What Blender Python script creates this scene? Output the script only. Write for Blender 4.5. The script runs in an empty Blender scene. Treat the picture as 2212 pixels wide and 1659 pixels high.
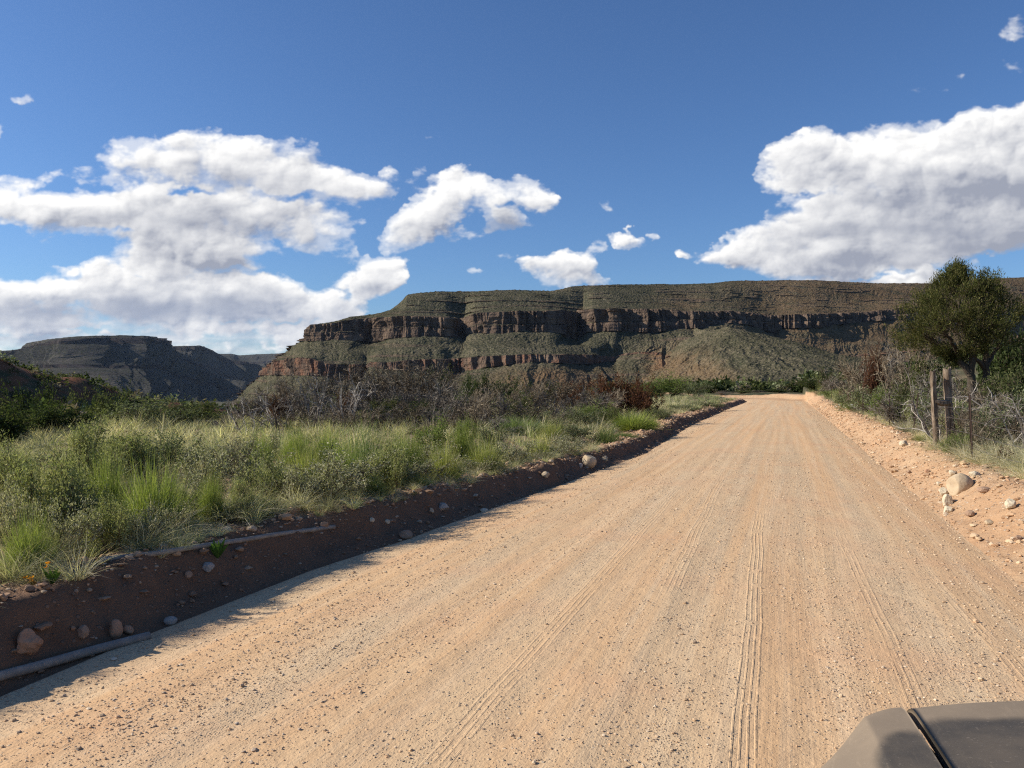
import bpy, math
import numpy as np

# ------------------------------------------------------------------ scene, camera, light
scene = bpy.context.scene
C = scene.collection
R = math.radians
EYE = 2.0
F = 1720.0                      # focal length in units of the measured picture (2212 wide)
CX, CY = 1106.0, 830.0

cam_d = bpy.data.cameras.new("camera")
cam_d.sensor_width = 36.0
cam_d.lens = 28.0
cam_d.clip_start = 0.05
cam_d.clip_end = 60000.0
cam = bpy.data.objects.new("camera", cam_d)
cam.location = (0, 0, EYE)
cam.rotation_euler = (R(90), 0, 0)
C.objects.link(cam)
scene.camera = cam

SUN_EL = 30.0
SUN_H = np.array([-1.0, 0.05]); SUN_H /= np.linalg.norm(SUN_H)      # horizontal direction towards the sun
SUN_DIR = np.array([SUN_H[0]*math.cos(R(SUN_EL)), SUN_H[1]*math.cos(R(SUN_EL)), math.sin(R(SUN_EL))])
SKY_STRENGTH = 0.072
EXPOSURE = 0.42

scene.view_settings.view_transform = 'Standard'
scene.view_settings.look = 'None'
scene.view_settings.exposure = EXPOSURE
scene.view_settings.gamma = 1.0
try:
    scene.view_settings.use_curve_mapping = False
except Exception:
    pass
scene.cycles.max_bounces = 5
scene.cycles.diffuse_bounces = 3
scene.cycles.glossy_bounces = 2
scene.cycles.transmission_bounces = 3
scene.cycles.transparent_max_bounces = 6
scene.cycles.volume_bounces = 0
scene.cycles.use_denoising = False
scene.cycles.filter_width = 1.2
scene.cycles.sample_clamp_indirect = 4.0
scene.cycles.use_adaptive_sampling = True
scene.cycles.adaptive_threshold = 0.008

sun_d = bpy.data.lights.new("sun", 'SUN')
sun_d.energy = 5.0
sun_d.angle = R(0.55)
sun_d.color = (1.0, 0.93, 0.82)
sun = bpy.data.objects.new("sun", sun_d)
from mathutils import Vector, Matrix
sun.rotation_euler = Vector(SUN_DIR).to_track_quat('Z', 'Y').to_euler()
C.objects.link(sun)

# ------------------------------------------------------------------ noise
_rs = np.random.RandomState(7)
_perm = _rs.permutation(256).astype(np.int32)
_perm = np.concatenate([_perm, _perm, _perm])
_g = _rs.normal(size=(256, 3)); _g /= np.linalg.norm(_g, axis=1)[:, None]
_g = _g.astype(np.float32) * 1.4

def perlin(x, y, z=None):
    x = np.asarray(x, dtype=np.float32); y = np.asarray(y, dtype=np.float32)
    x, y = np.broadcast_arrays(x, y)
    if z is None: z = np.float32(0.37)
    z = np.broadcast_to(np.asarray(z, dtype=np.float32), x.shape)
    xi = np.floor(x).astype(np.int32); yi = np.floor(y).astype(np.int32); zi = np.floor(z).astype(np.int32)
    xf = x - xi; yf = y - yi; zf = z - zi
    u = xf*xf*xf*(xf*(xf*6-15)+10); v = yf*yf*yf*(yf*(yf*6-15)+10); w = zf*zf*zf*(zf*(zf*6-15)+10)
    xi &= 255; yi &= 255; zi &= 255
    out = 0
    for dx in (0, 1):
        wx = u if dx else 1-u
        for dy in (0, 1):
            wy = v if dy else 1-v
            a = _perm[_perm[(xi+dx) & 255] + ((yi+dy) & 255)]
            for dz in (0, 1):
                wz = w if dz else 1-w
                g = _g[_perm[a + ((zi+dz) & 255)]]
                out = out + wx*wy*wz*(g[..., 0]*(xf-dx) + g[..., 1]*(yf-dy) + g[..., 2]*(zf-dz))
    return out

def fbm(x, y, z=None, octaves=5, gain=0.5, lac=2.03):
    a = 1.0; f = 1.0; s = 0
    for i in range(octaves):
        s = s + a*perlin(np.asarray(x)*f + 17.3*i, np.asarray(y)*f + 9.1*i, None if z is None else np.asarray(z)*f + 5.7*i)
        a *= gain; f *= lac
    return s

def ridged(x, y, z=None, octaves=4, gain=0.5, lac=2.1):
    a = 1.0; f = 1.0; s = 0
    for i in range(octaves):
        s = s + a*(1-2*np.abs(perlin(np.asarray(x)*f + 31.3*i, np.asarray(y)*f + 4.1*i, None if z is None else np.asarray(z)*f + 2.7*i)))
        a *= gain; f *= lac
    return s

def sstep(a, b, x):
    t = np.clip((np.asarray(x, dtype=np.float64)-a)/(b-a), 0, 1)
    return t*t*(3-2*t)

# ------------------------------------------------------------------ world: sky with clouds (seen by direction only)
CLOUD_SHAPES = [
    # big left cloud, anvil
    (480, 350, 235, 62, 3, 1.0), (640, 385, 190, 52, 12, 1.0), (360, 340, 110, 48, -4, .9), (760, 400, 90, 34, 15, .75), (845, 385, 28, 24, 0, .5),
    (250, 325, 55, 20, -20, .35), (225, 380, 90, 24, -8, .5), (130, 385, 60, 16, -10, .35),
    # middle band
    (20, 420, 70, 38, 0, .8), (130, 460, 180, 48, 8, 1.0), (330, 455, 240, 66, 2, 1.1), (560, 455, 200, 58, 4, 1.0), (660, 485, 100, 60, 20, .9), (700, 520, 62, 34, 30, .6),
    (260, 430, 130, 40, -5, .8), (330, 560, 100, 55, 0, 1.0), (420, 540, 170, 75, 10, 1.1), (520, 545, 90, 45, 20, .8), (560, 575, 60, 40, 0, .6), (130, 505, 90, 16, 8, .4),
    # lower band
    (0, 640, 110, 44, 0, 1.0), (130, 620, 120, 44, -4, 1.0), (250, 620, 120, 56, 0, 1.1), (340, 650, 170, 60, 0, 1.1), (540, 620, 105, 50, 4, 1.15), (480, 660, 150, 50, 0, 1.1),
    (620, 650, 70, 44, 0, .9), (700, 668, 84, 46, 0, 1.1), (60, 690, 180, 40, 0, 1.0), (420, 705, 300, 36, 0, .85), (130, 730, 220, 20, 0, .6), (520, 728, 240, 30, -3, .75),
    (320, 745, 260, 14, 0, .45), (660, 700, 110, 20, 0, .5), (560, 752, 120, 12, 0, .4), (60, 760, 200, 12, 0, .5),
    # small ones centre
    (960, 435, 90, 56, -34, 1.15), (890, 490, 74, 42, -36, 1.1), (1000, 395, 52, 34, 10, .9), (1060, 425, 60, 36, 20, .95), (1140, 418, 72, 32, 12, .95), (1195, 425, 28, 12, 20, .45),
    (1075, 472, 54, 28, 0, .9), (1140, 478, 26, 9, 0, .4), (900, 400, 40, 22, 10, .35), (905, 372, 12, 10, 0, .3), (1000, 505, 50, 12, 0, .35),
    (800, 600, 74, 42, -28, 1.1), (850, 570, 34, 18, -20, .8), (770, 560, 50, 16, 30, .38), (760, 610, 25, 26, 0, .5), (780, 478, 18, 10, 0, .35), (660, 587, 20, 7, 0, .3),
    (1205, 575, 84, 30, 4, 1.05), (1250, 570, 34, 22, 0, .7), (1240, 605, 76, 20, 0, .95), (1285, 540, 30, 14, -10, .42), (1345, 515, 26, 17, 10, .75), (1370, 525, 20, 12, 20, .4),
    (1308, 445, 15, 12, 30, .42), (1095, 547, 24, 9, 8, .4), (1025, 588, 17, 10, 20, .45), (1475, 552, 24, 10, 0, .36), (1405, 518, 10, 8, 0, .3),
    # big right cloud
    (1745, 345, 100, 60, -10, 1.1), (1870, 330, 130, 52, -8, 1.0), (1990, 310, 120, 46, 0, 1.0), (2090, 290, 70, 46, -20, 1.0), (2190, 280, 80, 58, -20, 1.1),
    (1700, 375, 60, 40, 0, .8), (1900, 390, 190, 70, -8, 1.1), (2080, 390, 200, 90, -10, 1.2), (2280, 380, 180, 130, 0, 1.2), (1780, 440, 120, 50, -12, 1.0),
    (1640, 520, 110, 34, -14, 1.0), (1760, 500, 130, 44, -14, 1.1), (1930, 470, 190, 66, -10, 1.2), (2120, 470, 190, 70, -8, 1.2), (1590, 545, 75, 30, -10, 1.0),
    (1700, 560, 110, 44, 5, 1.1), (1830, 550, 150, 44, 0, 1.1), (1790, 582, 120, 36, 0, 1.1), (1980, 545, 160, 34, -5, 1.0), (2180, 520, 150, 26, -4, .95), (2400, 480, 160, 80, 0, 1.1),
    (1720, 320, 18, 18, 60, .3), (1530, 545, 30, 10, -12, .35), (1660, 365, 25, 22, 0, .5),
    (1955, 600, 95, 22, -4, 1.0), (1990, 590, 36, 20, -18, .9), (1875, 585, 36, 10, -4, .6), (2105, 578, 24, 14, 0, .6), (1850, 605, 120, 12, 0, .6), (1700, 605, 60, 10, 0, .5),
    # wisps top right and left
    (2190, 62, 28, 22, -40, .30), (2018, 198, 26, 16, 20, .36), (1985, 190, 30, 10, 0, .25), (2195, 140, 20, 10, 0, .22), (2070, 165, 14, 12, 0, .25), (43, 215, 16, 9, 0, .5), (-4, 285, 14, 18, 0, .6),
    (935, 300, 22, 7, 0, .22),
    # clouds beyond the picture's sides
    (-300, 420, 220, 80, 0, 1.0), (-420, 600, 260, 90, 0, 1.0), (-150, 650, 200, 60, 0, 1.0), (-700, 300, 200, 60, 0, .9), (2800, 300, 200, 80, 0, 1.0), (2700, 600, 260, 60, 0, .9), (3100, 520, 200, 70, 0, 1),
]
GAPS=[(400,412,60,7,1.2),(640,424,70,8,1.0),(560,560,40,12,.7),(240,500,60,8,.6),(90,410,40,14,.8),(720,440,40,12,.6),(820,440,30,16,.7),(930,400,20,12,.7),(1040,480,24,12,.8),(1830,600,60,5,.5),(520,585,60,6,.5),(150,590,50,8,.6),(690,610,20,16,.8),(215,410,50,9,.9),(130,400,40,9,.8),(170,520,70,12,1.0),(640,575,60,24,1.2),(60,590,60,14,1.2),(720,560,40,40,.7),
 (1090,450,26,8,1.0),(1030,480,20,30,.8),(740,645,10,16,.5),(640,690,60,5,.6),(200,712,120,5,.55),(420,735,130,6,.5),(60,745,100,6,.5),(1740,425,60,8,.7),(1690,450,40,14,.9),
 (1740,600,30,8,.6),(1900,600,40,4,.5),(300,590,40,7,.5),(470,690,60,5,.4)]
SHADE=[(90,675,140,24,.85),(300,672,130,26,.85),(500,658,100,26,.95),(620,690,60,10,.5),(230,630,60,12,.3),(420,480,130,26,.42),(520,400,150,22,.38),(700,430,70,14,.25),(340,600,60,16,.3),(560,500,80,16,.35),
 (180,470,60,14,.3),(300,515,60,10,.3),(680,520,40,10,.2),(2000,500,260,30,.55),(2120,540,170,16,.75),(1900,565,180,14,.5),(2150,420,130,26,.4),(1900,440,120,18,.3),(1760,400,60,14,.25),
 (1980,380,100,14,.28),(1700,540,60,12,.25),(1080,485,40,8,.5),(1240,590,60,6,.4),(1010,450,40,14,.25),(800,625,40,8,.3),(480,740,200,5,.3),(120,705,150,8,.35),(1960,606,70,5,.3)]
def field_of(px,py,E):
    wx = px + 22*fbm(px/80, py/64, 11.0, 5,.58); wy = py + 16*fbm(px/80, py/64, 23.0, 5,.58)
    field=np.zeros_like(px)
    cmin=px.min(axis=0); cmax=px.max(axis=0); rmin=py.min(axis=1); rmax=py.max(axis=1)
    for (cx, cy, rx, ry, rot, w) in E:
        rr=max(rx,ry)*1.12+110
        cols=np.where((cmax>cx-rr)&(cmin<cx+rr))[0]; rows=np.where((rmax>cy-rr)&(rmin<cy+rr))[0]
        if not len(cols) or not len(rows): continue
        sl=(slice(rows[0],rows[-1]+1),slice(cols[0],cols[-1]+1))
        c, s = math.cos(R(rot)), math.sin(R(rot))
        ux = wx[sl]-cx; uy = wy[sl]-cy
        a = (ux*c+uy*s)/(rx*1.12); b = (-ux*s+uy*c)/(ry*1.12)
        v = w*np.sqrt(np.clip(1-(a*a+b*b), 0, None))
        f=field[sl]
        field[sl] = np.maximum(f, v) + .12*np.minimum(f, v)
    return field
def clouds(px,py,E,step):
    field=field_of(px,py,E)
    fc=np.clip(field,0,1)
    wx2 = px + 26*fbm(px/60, py/48, 41.0, 4,.55); wy2 = py + 16*fbm(px/60, py/48, 43.0, 4,.55)
    puff = 1.0*np.abs(perlin(px/120,py/92,4.4))+.6*np.abs(perlin(px/58,py/46,7.7))+.33*np.abs(perlin(px/29,py/23,1.7))+.17*np.abs(perlin(px/14.,py/11.5,9.2))+.09*np.abs(perlin(px/7.,py/6,3.2))
    wisp = fbm(px/80,py/42,5.5,6,.6)
    pl = 1.0*np.abs(perlin(px/120,py/92,4.4))+.6*np.abs(perlin(px/58,py/46,7.7))+.3*np.abs(perlin(px/29,py/23,1.7))+.10*np.abs(perlin(px/14.,py/11.5,9.2))
    T = field*1.15 - 0.36 + 0.60*(puff-.28)*(.4+.6*fc) + .62*wisp*(1.2-.85*fc)
    H = field*1.0 + 0.75*pl + .10*wisp
    for (cx,cy,rx,ry,a) in GAPS:
        T = T - a*np.exp(-((wx2-cx)/rx)**2-((wy2-cy)/ry)**2)
    T = T - .07 + .44*np.clip(1-fc, 0, 1)*fbm(px/38, py/20, 61.0, 5, .62)
    soft = .62+.45*np.clip(perlin(px/200,py/140,33.)+.2,0,1)
    alpha=np.maximum(sstep(0.0,soft,T)**.9, .55*sstep(-.30, .45, T+.30*fbm(px/60, py/24, 71.0, 5, .62))*sstep(.0,.25,field))
    alpha=np.where(field<=.001,0,alpha)
    veil = 1.0*np.exp(-((py-738)/36.0)**2)*sstep(880, 640, px)*np.clip(.62+0.75*fbm(px/170, py/22, 2.2, 5),0,1)
    dens=np.clip(T,0,1.4)*alpha
    alpha=np.clip(np.maximum(alpha,np.clip(veil,0,.85)),0,1)
    acc=np.zeros_like(dens); wsum=0
    for j in range(1,13):
        d=j*step*(1+.06*j)
        sx=int(round(-5*d)); sy=int(round(6.5*d))
        acc+=np.roll(np.roll(dens,-sx,axis=1),-sy,axis=0)*(.9**j); wsum+=.9**j
    occ=np.clip(acc/wsum,0,1.5)
    # large puffs lit from the upper left
    def grad(k):
        kx=int(round(k*step*.8)); ky=int(round(k*step))
        return H-np.roll(np.roll(H,kx,axis=1),-ky,axis=0)
    g=1.0*np.clip(grad(5),-.25,.25)+.9*np.clip(grad(14),-.4,.4)
    light=np.clip(.88-.58*occ+.62*g + .42*fbm(px/170,py/75,51.,3),0,1)
    lit=np.array([1.16,1.15,1.13]); shd=np.array([.38,.41,.50])
    low=sstep(540,740,py)[...,None]
    shd=shd*(1-low)+np.array([.40,.46,.60])*low
    for (cx,cy,rx,ry,a) in SHADE:
        light = light*(1 - min(.95, 1.35*a)*np.exp(-((wx2-cx)/rx)**2-((wy2-cy)/ry)**2))
    light=np.clip(light,0,1)**.85
    rgb=shd+(lit-shd)*light[...,None]
    return rgb,alpha
def build_world():
    W, H = 1850, 828
    AZ, E0, E1 = 48.0, -1.0, 42.0
    az = np.radians((np.arange(W)+.5)/W*2*AZ - AZ)[None, :]
    el = np.radians((np.arange(H)+.5)/H*(E1-E0) + E0)[:, None]
    px = (CX + F*np.tan(az) + 0*el).astype(np.float32)
    py = (CY - F*np.tan(el)/np.cos(az)).astype(np.float32)
    # (cx, cy, rx, ry, rotation degrees, weight)
    rgb, alpha = clouds(px, py, CLOUD_SHAPES, 0.48)
    rgb = rgb*(2**(-EXPOSURE)*0.93)
    alpha = alpha*sstep(AZ, AZ-8, np.abs(np.degrees(az)))
    img = bpy.data.images.new("cloud_light", W, H, alpha=True, float_buffer=True)
    img.alpha_mode = 'CHANNEL_PACKED'
    img.colorspace_settings.name = 'Non-Color'
    buf = np.empty((H, W, 4), dtype=np.float32)
    buf[..., :3] = rgb; buf[..., 3] = alpha
    img.pixels.foreach_set(buf.ravel()); img.update(); img.pack()

    w = bpy.data.worlds.new("World"); scene.world = w; w.use_nodes = True
    nt = w.node_tree; nt.nodes.clear(); N = nt.nodes.new; L = nt.links.new
    out = N('ShaderNodeOutputWorld'); bg = N('ShaderNodeBackground'); bg.inputs['Strength'].default_value = SKY_STRENGTH
    sky = N('ShaderNodeTexSky'); sky.sky_type = 'NISHITA'; sky.sun_disc = False
    sky.sun_elevation = R(SUN_EL); sky.sun_rotation = math.atan2(SUN_H[0], SUN_H[1])
    sky.altitude = 500; sky.air_density = 1.0; sky.dust_density = 0.7; sky.ozone_density = 2.2
    tc = N('ShaderNodeTexCoord'); sep = N('ShaderNodeSeparateXYZ'); L(tc.outputs['Generated'], sep.inputs[0])
    def m(op, a, b=None):
        n = N('ShaderNodeMath'); n.operation = op
        for i, v in enumerate((a, b)):
            if v is None: continue
            if isinstance(v, (int, float)): n.inputs[i].default_value = v
            else: L(v, n.inputs[i])
        return n.outputs[0]
    azn = m('ARCTAN2', sep.outputs['X'], sep.outputs['Y'])
    eln = m('ARCSINE', sep.outputs['Z'])
    u = m('ADD', m('DIVIDE', azn, 2*R(AZ)), 0.5)
    v = m('DIVIDE', m('SUBTRACT', eln, R(E0)), R(E1-E0))
    v = m('MINIMUM', m('MAXIMUM', v, 0.001), 0.999)
    comb = N('ShaderNodeCombineXYZ'); L(u, comb.inputs[0]); L(v, comb.inputs[1])
    it = N('ShaderNodeTexImage'); it.image = img; it.extension = 'CLIP'; it.interpolation = 'Cubic'
    L(comb.outputs[0], it.inputs['Vector'])
    sc = N('ShaderNodeVectorMath'); sc.operation = 'SCALE'; sc.inputs['Scale'].default_value = 1.0/SKY_STRENGTH
    L(it.outputs['Color'], sc.inputs[0])
    tint = N('ShaderNodeVectorMath'); tint.operation = 'MULTIPLY'; tint.inputs[1].default_value = SKY_TINT
    L(sky.outputs[0], tint.inputs[0])
    mx = N('ShaderNodeMix'); mx.data_type = 'RGBA'
    L(it.outputs['Alpha'], mx.inputs['Factor']); L(tint.outputs[0], mx.inputs['A']); L(sc.outputs[0], mx.inputs['B'])
    L(mx.outputs['Result'], bg.inputs['Color']); L(bg.outputs[0], out.inputs['Surface'])
SKY_TINT = (0.69, 0.94, 1.28)
build_world()

# ------------------------------------------------------------------ helpers
def tag(o, label=None, cat=None, group=None, kind=None):
    if label: o['label'] = label
    if cat: o['category'] = cat
    if group: o['group'] = group
    if kind: o['kind'] = kind
    return o

def mesh_data(name, V, faces, mat=None, smooth=False, attrs=None, uv=None):
    V = np.ascontiguousarray(V, dtype=np.float32)
    if not isinstance(faces, (list, tuple)): faces = [faces]
    faces = [np.asarray(f, dtype=np.int32) for f in faces if len(f)]
    me = bpy.data.meshes.new(name)
    me.vertices.add(len(V)); me.vertices.foreach_set('co', V.ravel())
    vi = np.concatenate([f.ravel() for f in faces])
    tot = np.concatenate([np.full(len(f), f.shape[1], dtype=np.int32) for f in faces])
    start = np.concatenate([[0], np.cumsum(tot)[:-1]]).astype(np.int32)
    me.loops.add(len(vi)); me.loops.foreach_set('vertex_index', vi)
    me.polygons.add(len(tot)); me.polygons.foreach_set('loop_start', start)
    me.polygons.foreach_set('use_smooth', np.full(len(tot), smooth, dtype=bool))
    if attrs:
        for k, a in attrs.items():
            a = np.asarray(a, dtype=np.float32)
            if a.ndim == 1:
                at = me.attributes.new(k, 'FLOAT', 'POINT'); at.data.foreach_set('value', a)
            else:
                at = me.attributes.new(k, 'FLOAT_COLOR', 'POINT')
                b = np.ones((len(a), 4), dtype=np.float32); b[:, :3] = a[:, :3]
                at.data.foreach_set('color', b.ravel())
    if uv is not None:
        l = me.uv_layers.new(name='UVMap')
        l.data.foreach_set('uv', np.asarray(uv, dtype=np.float32)[vi].ravel())
    me.update(calc_edges=True)
    if mat: me.materials.append(mat)
    return me

def mesh_obj(name, V, faces, mat=None, smooth=False, attrs=None, uv=None, parent=None, loc=None):
    o = bpy.data.objects.new(name, mesh_data(name, V, faces, mat, smooth, attrs, uv))
    C.objects.link(o)
    if parent: o.parent = parent
    if loc is not None: o.location = loc
    return o

def empty(name, loc=(0, 0, 0), rz=0.0, s=1.0):
    o = bpy.data.objects.new(name, None); C.objects.link(o)
    o.location = loc; o.rotation_euler = (0, 0, rz); o.scale = (s, s, s) if np.isscalar(s) else s
    o.empty_display_size = 0.2
    return o

def copy_tree(o, parent=None):
    c = o.copy(); C.objects.link(c); c.parent = parent
    for ch in [x for x in bpy.data.objects if x.parent == o and x is not c]:
        copy_tree(ch, c)
    return c

def grid_faces(nr, nc):
    i = np.arange(nr*nc, dtype=np.int32).reshape(nr, nc)
    return np.stack([i[:-1, :-1], i[:-1, 1:], i[1:, 1:], i[1:, :-1]], -1).reshape(-1, 4)

def pt(px, py, z=0.0):
    """world point at height z seen at measured picture position"""
    Y = (EYE-z)*F/(py-CY)
    return np.array([(px-CX)/F*Y, Y, z])

def ptY(px, py, Y):
    return np.array([(px-CX)/F*Y, Y, EYE+(CY-py)/F*Y])

# ------------------------------------------------------------------ materials
class MT:
    def __init__(s, name):
        s.m = bpy.data.materials.new(name); s.m.use_nodes = True
        s.nt = s.m.node_tree; s.nt.nodes.clear()
        s.out = s.N('ShaderNodeOutputMaterial')
    def N(s, t, **k):
        n = s.nt.nodes.new(t)
        for a, b in k.items(): setattr(n, a, b)
        return n
    def L(s, a, b): s.nt.links.new(a, b)
    def put(s, sock, v):
        if isinstance(v, (int, float)): sock.default_value = v
        elif isinstance(v, (tuple, list)):
            sock.default_value = tuple(v)+((1,) if len(v) == 3 and len(sock.default_value) == 4 else ())
        else: s.L(v, sock)
    def math(s, op, a, b=None, c=None, clamp=False):
        n = s.N('ShaderNodeMath', operation=op, use_clamp=clamp)
        for i, v in enumerate((a, b, c)):
            if v is not None: s.put(n.inputs[i], v)
        return n.outputs[0]
    def mix(s, f, a, b, bt='MIX'):
        n = s.N('ShaderNodeMix', data_type='RGBA', blend_type=bt)
        s.put(n.inputs['Factor'], f); s.put(n.inputs['A'], a); s.put(n.inputs['B'], b)
        return n.outputs['Result']
    def noise(s, vec, scale, detail=4, rough=.55, dist=0.0):
        n = s.N('ShaderNodeTexNoise'); s.put(n.inputs['Scale'], scale); n.inputs['Detail'].default_value = detail
        n.inputs['Roughness'].default_value = rough; n.inputs['Distortion'].default_value = dist
        if vec is not None: s.L(vec, n.inputs['Vector'])
        return n.outputs['Fac']
    def voro(s, vec, scale, out='Distance', feature='F1', rnd=1.0):
        n = s.N('ShaderNodeTexVoronoi', feature=feature); s.put(n.inputs['Scale'], scale); n.inputs['Randomness'].default_value = rnd
        if vec is not None: s.L(vec, n.inputs['Vector'])
        return n.outputs[out]
    def ramp(s, f, stops, interp='LINEAR'):
        n = s.N('ShaderNodeValToRGB'); e = n.color_ramp; e.interpolation = interp
        while len(e.elements) < len(stops): e.elements.new(0.5)
        for el, (p, c) in zip(e.elements, stops):
            el.position = p; el.color = (c, c, c, 1) if isinstance(c, (int, float)) else tuple(c)+(1,)
        s.put(n.inputs[0], f); return n.outputs[0]
    def smooth(s, f, a, b):
        n = s.N('ShaderNodeMapRange', interpolation_type='SMOOTHSTEP'); s.put(n.inputs['Value'], f)
        n.inputs['From Min'].default_value = a; n.inputs['From Max'].default_value = b
        return n.outputs[0]
    def obj(s): return s.N('ShaderNodeTexCoord').outputs['Object']
    def pos(s): return s.N('ShaderNodeNewGeometry').outputs['Position']
    def vscale(s, v, sc):
        n = s.N('ShaderNodeVectorMath', operation='MULTIPLY'); s.L(v, n.inputs[0]); n.inputs[1].default_value = sc; return n.outputs[0]
    def attr(s, name, out='Color'):
        n = s.N('ShaderNodeAttribute', attribute_name=name); return n.outputs[out]
    def bump(s, h, strength=0.5, dist=0.02, normal=None):
        n = s.N('ShaderNodeBump'); n.inputs['Strength'].default_value = strength; n.inputs['Distance'].default_value = dist
        s.put(n.inputs['Height'], h)
        if normal: s.L(normal, n.inputs['Normal'])
        return n.outputs[0]
    def bsdf(s, col, rough=.9, normal=None, spec=.25, metal=0.0):
        n = s.N('ShaderNodeBsdfPrincipled'); s.put(n.inputs['Base Color'], col); s.put(n.inputs['Roughness'], rough)
        n.inputs['Specular IOR Level'].default_value = spec; n.inputs['Metallic'].default_value = metal
        if normal: s.L(normal, n.inputs['Normal'])
        s.L(n.outputs[0], s.out.inputs[0]); return n

def leaf_material(name, trans=0.35, bright=1.0, var=0.25):
    t = MT(name)
    col = t.attr('tint')
    oi = t.N('ShaderNodeObjectInfo').outputs['Random']
    v = t.math('ADD', t.math('MULTIPLY', oi, var), bright*(1-var/2))
    cs = t.N('ShaderNodeVectorMath', operation='SCALE'); t.L(col, cs.inputs[0]); t.L(v, cs.inputs['Scale'])
    d = t.N('ShaderNodeBsdfDiffuse'); t.L(cs.outputs[0], d.inputs[0])
    tr = t.N('ShaderNodeBsdfTranslucent'); c2 = t.mix(1.0, cs.outputs[0], (1.0, 1.05, .55), 'MULTIPLY'); t.L(c2, tr.inputs[0])
    ms = t.N('ShaderNodeMixShader'); ms.inputs[0].default_value = trans
    t.L(d.outputs[0], ms.inputs[1]); t.L(tr.outputs[0], ms.inputs[2]); t.L(ms.outputs[0], t.out.inputs[0])
    return t.m

def soil_color(t, p, uvrough=None):
    """bright orange-tan dirt with stones of several sizes"""
    big = t.noise(p, .35, 4, .6); mid = t.noise(p, 3.0, 5, .65); fine = t.noise(p, 28.0, 4, .7)
    c = t.mix(t.smooth(big, .35, .65), (.49, .30, .165), (.52, .35, .205))
    c = t.mix(t.math('MULTIPLY', t.smooth(mid, .35, .75), .6), c, (.37, .205, .105))
    c = t.mix(t.math('MULTIPLY', t.smooth(fine, .45, .8), .55), c, (.60, .43, .28))
    return c

def mat_ground():
    t = MT('dirt_and_scrub')
    p = t.pos()
    far = t.attr('far', 'Fac'); face = t.attr('cut', 'Fac')
    c = soil_color(t, p)
    # pebbles pressed in the soil
    vd = t.voro(p, 16.0); vc = t.voro(p, 16.0, 'Color')
    vcs = t.N('ShaderNodeSeparateColor'); t.L(vc, vcs.inputs[0])
    stone = t.math('MULTIPLY', t.smooth(vd, .34, .22), t.smooth(vcs.outputs[0], .62, .66))
    c = t.mix(stone, c, t.mix(vcs.outputs[1], (.33, .22, .15), (.62, .50, .37)))
    # leaf litter / darker earth where plants stand
    lit = t.attr('litter', 'Fac')
    ln = t.noise(p, 9.0, 5, .7)
    c = t.mix(t.math('MULTIPLY', lit, t.smooth(ln, .35, .6)), c, (.16, .125, .075))
    c = t.mix(t.math('MULTIPLY', lit, t.math('MULTIPLY', t.smooth(t.noise(p, 22., 3, .6), .45, .6), .6)), c, (.27, .23, .12))
    # the cut earth face is a redder clay, with the bank's shade painted in as darker colour
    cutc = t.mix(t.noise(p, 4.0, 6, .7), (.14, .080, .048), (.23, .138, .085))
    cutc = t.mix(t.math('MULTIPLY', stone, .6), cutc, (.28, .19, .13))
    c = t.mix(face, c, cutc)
    # far country: olive scrub over tan soil
    fn = t.noise(p, .12, 6, .75); v2 = t.voro(p, .45)
    sc = t.mix(t.smooth(fn, .44, .66), (.062, .062, .032), (.15, .115, .065))
    sc = t.mix(t.smooth(v2, .50, .30), sc, (.045, .055, .026))
    sc = t.mix(t.math('MULTIPLY', t.attr('clay', 'Fac'), t.smooth(t.noise(p, .35, 5, .7), .36, .56)), sc, (.20, .085, .045))
    c = t.mix(far, c, sc)
    h = t.math('ADD', t.math('MULTIPLY', t.noise(p, 14., 6, .7), 1.0), t.math('MULTIPLY', stone, .5))
    h = t.math('ADD', h, t.math('MULTIPLY', t.noise(p, 60., 4, .7), .35))
    t.bsdf(c, .95, t.bump(h, .8, .05), .15)
    return t.m

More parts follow.
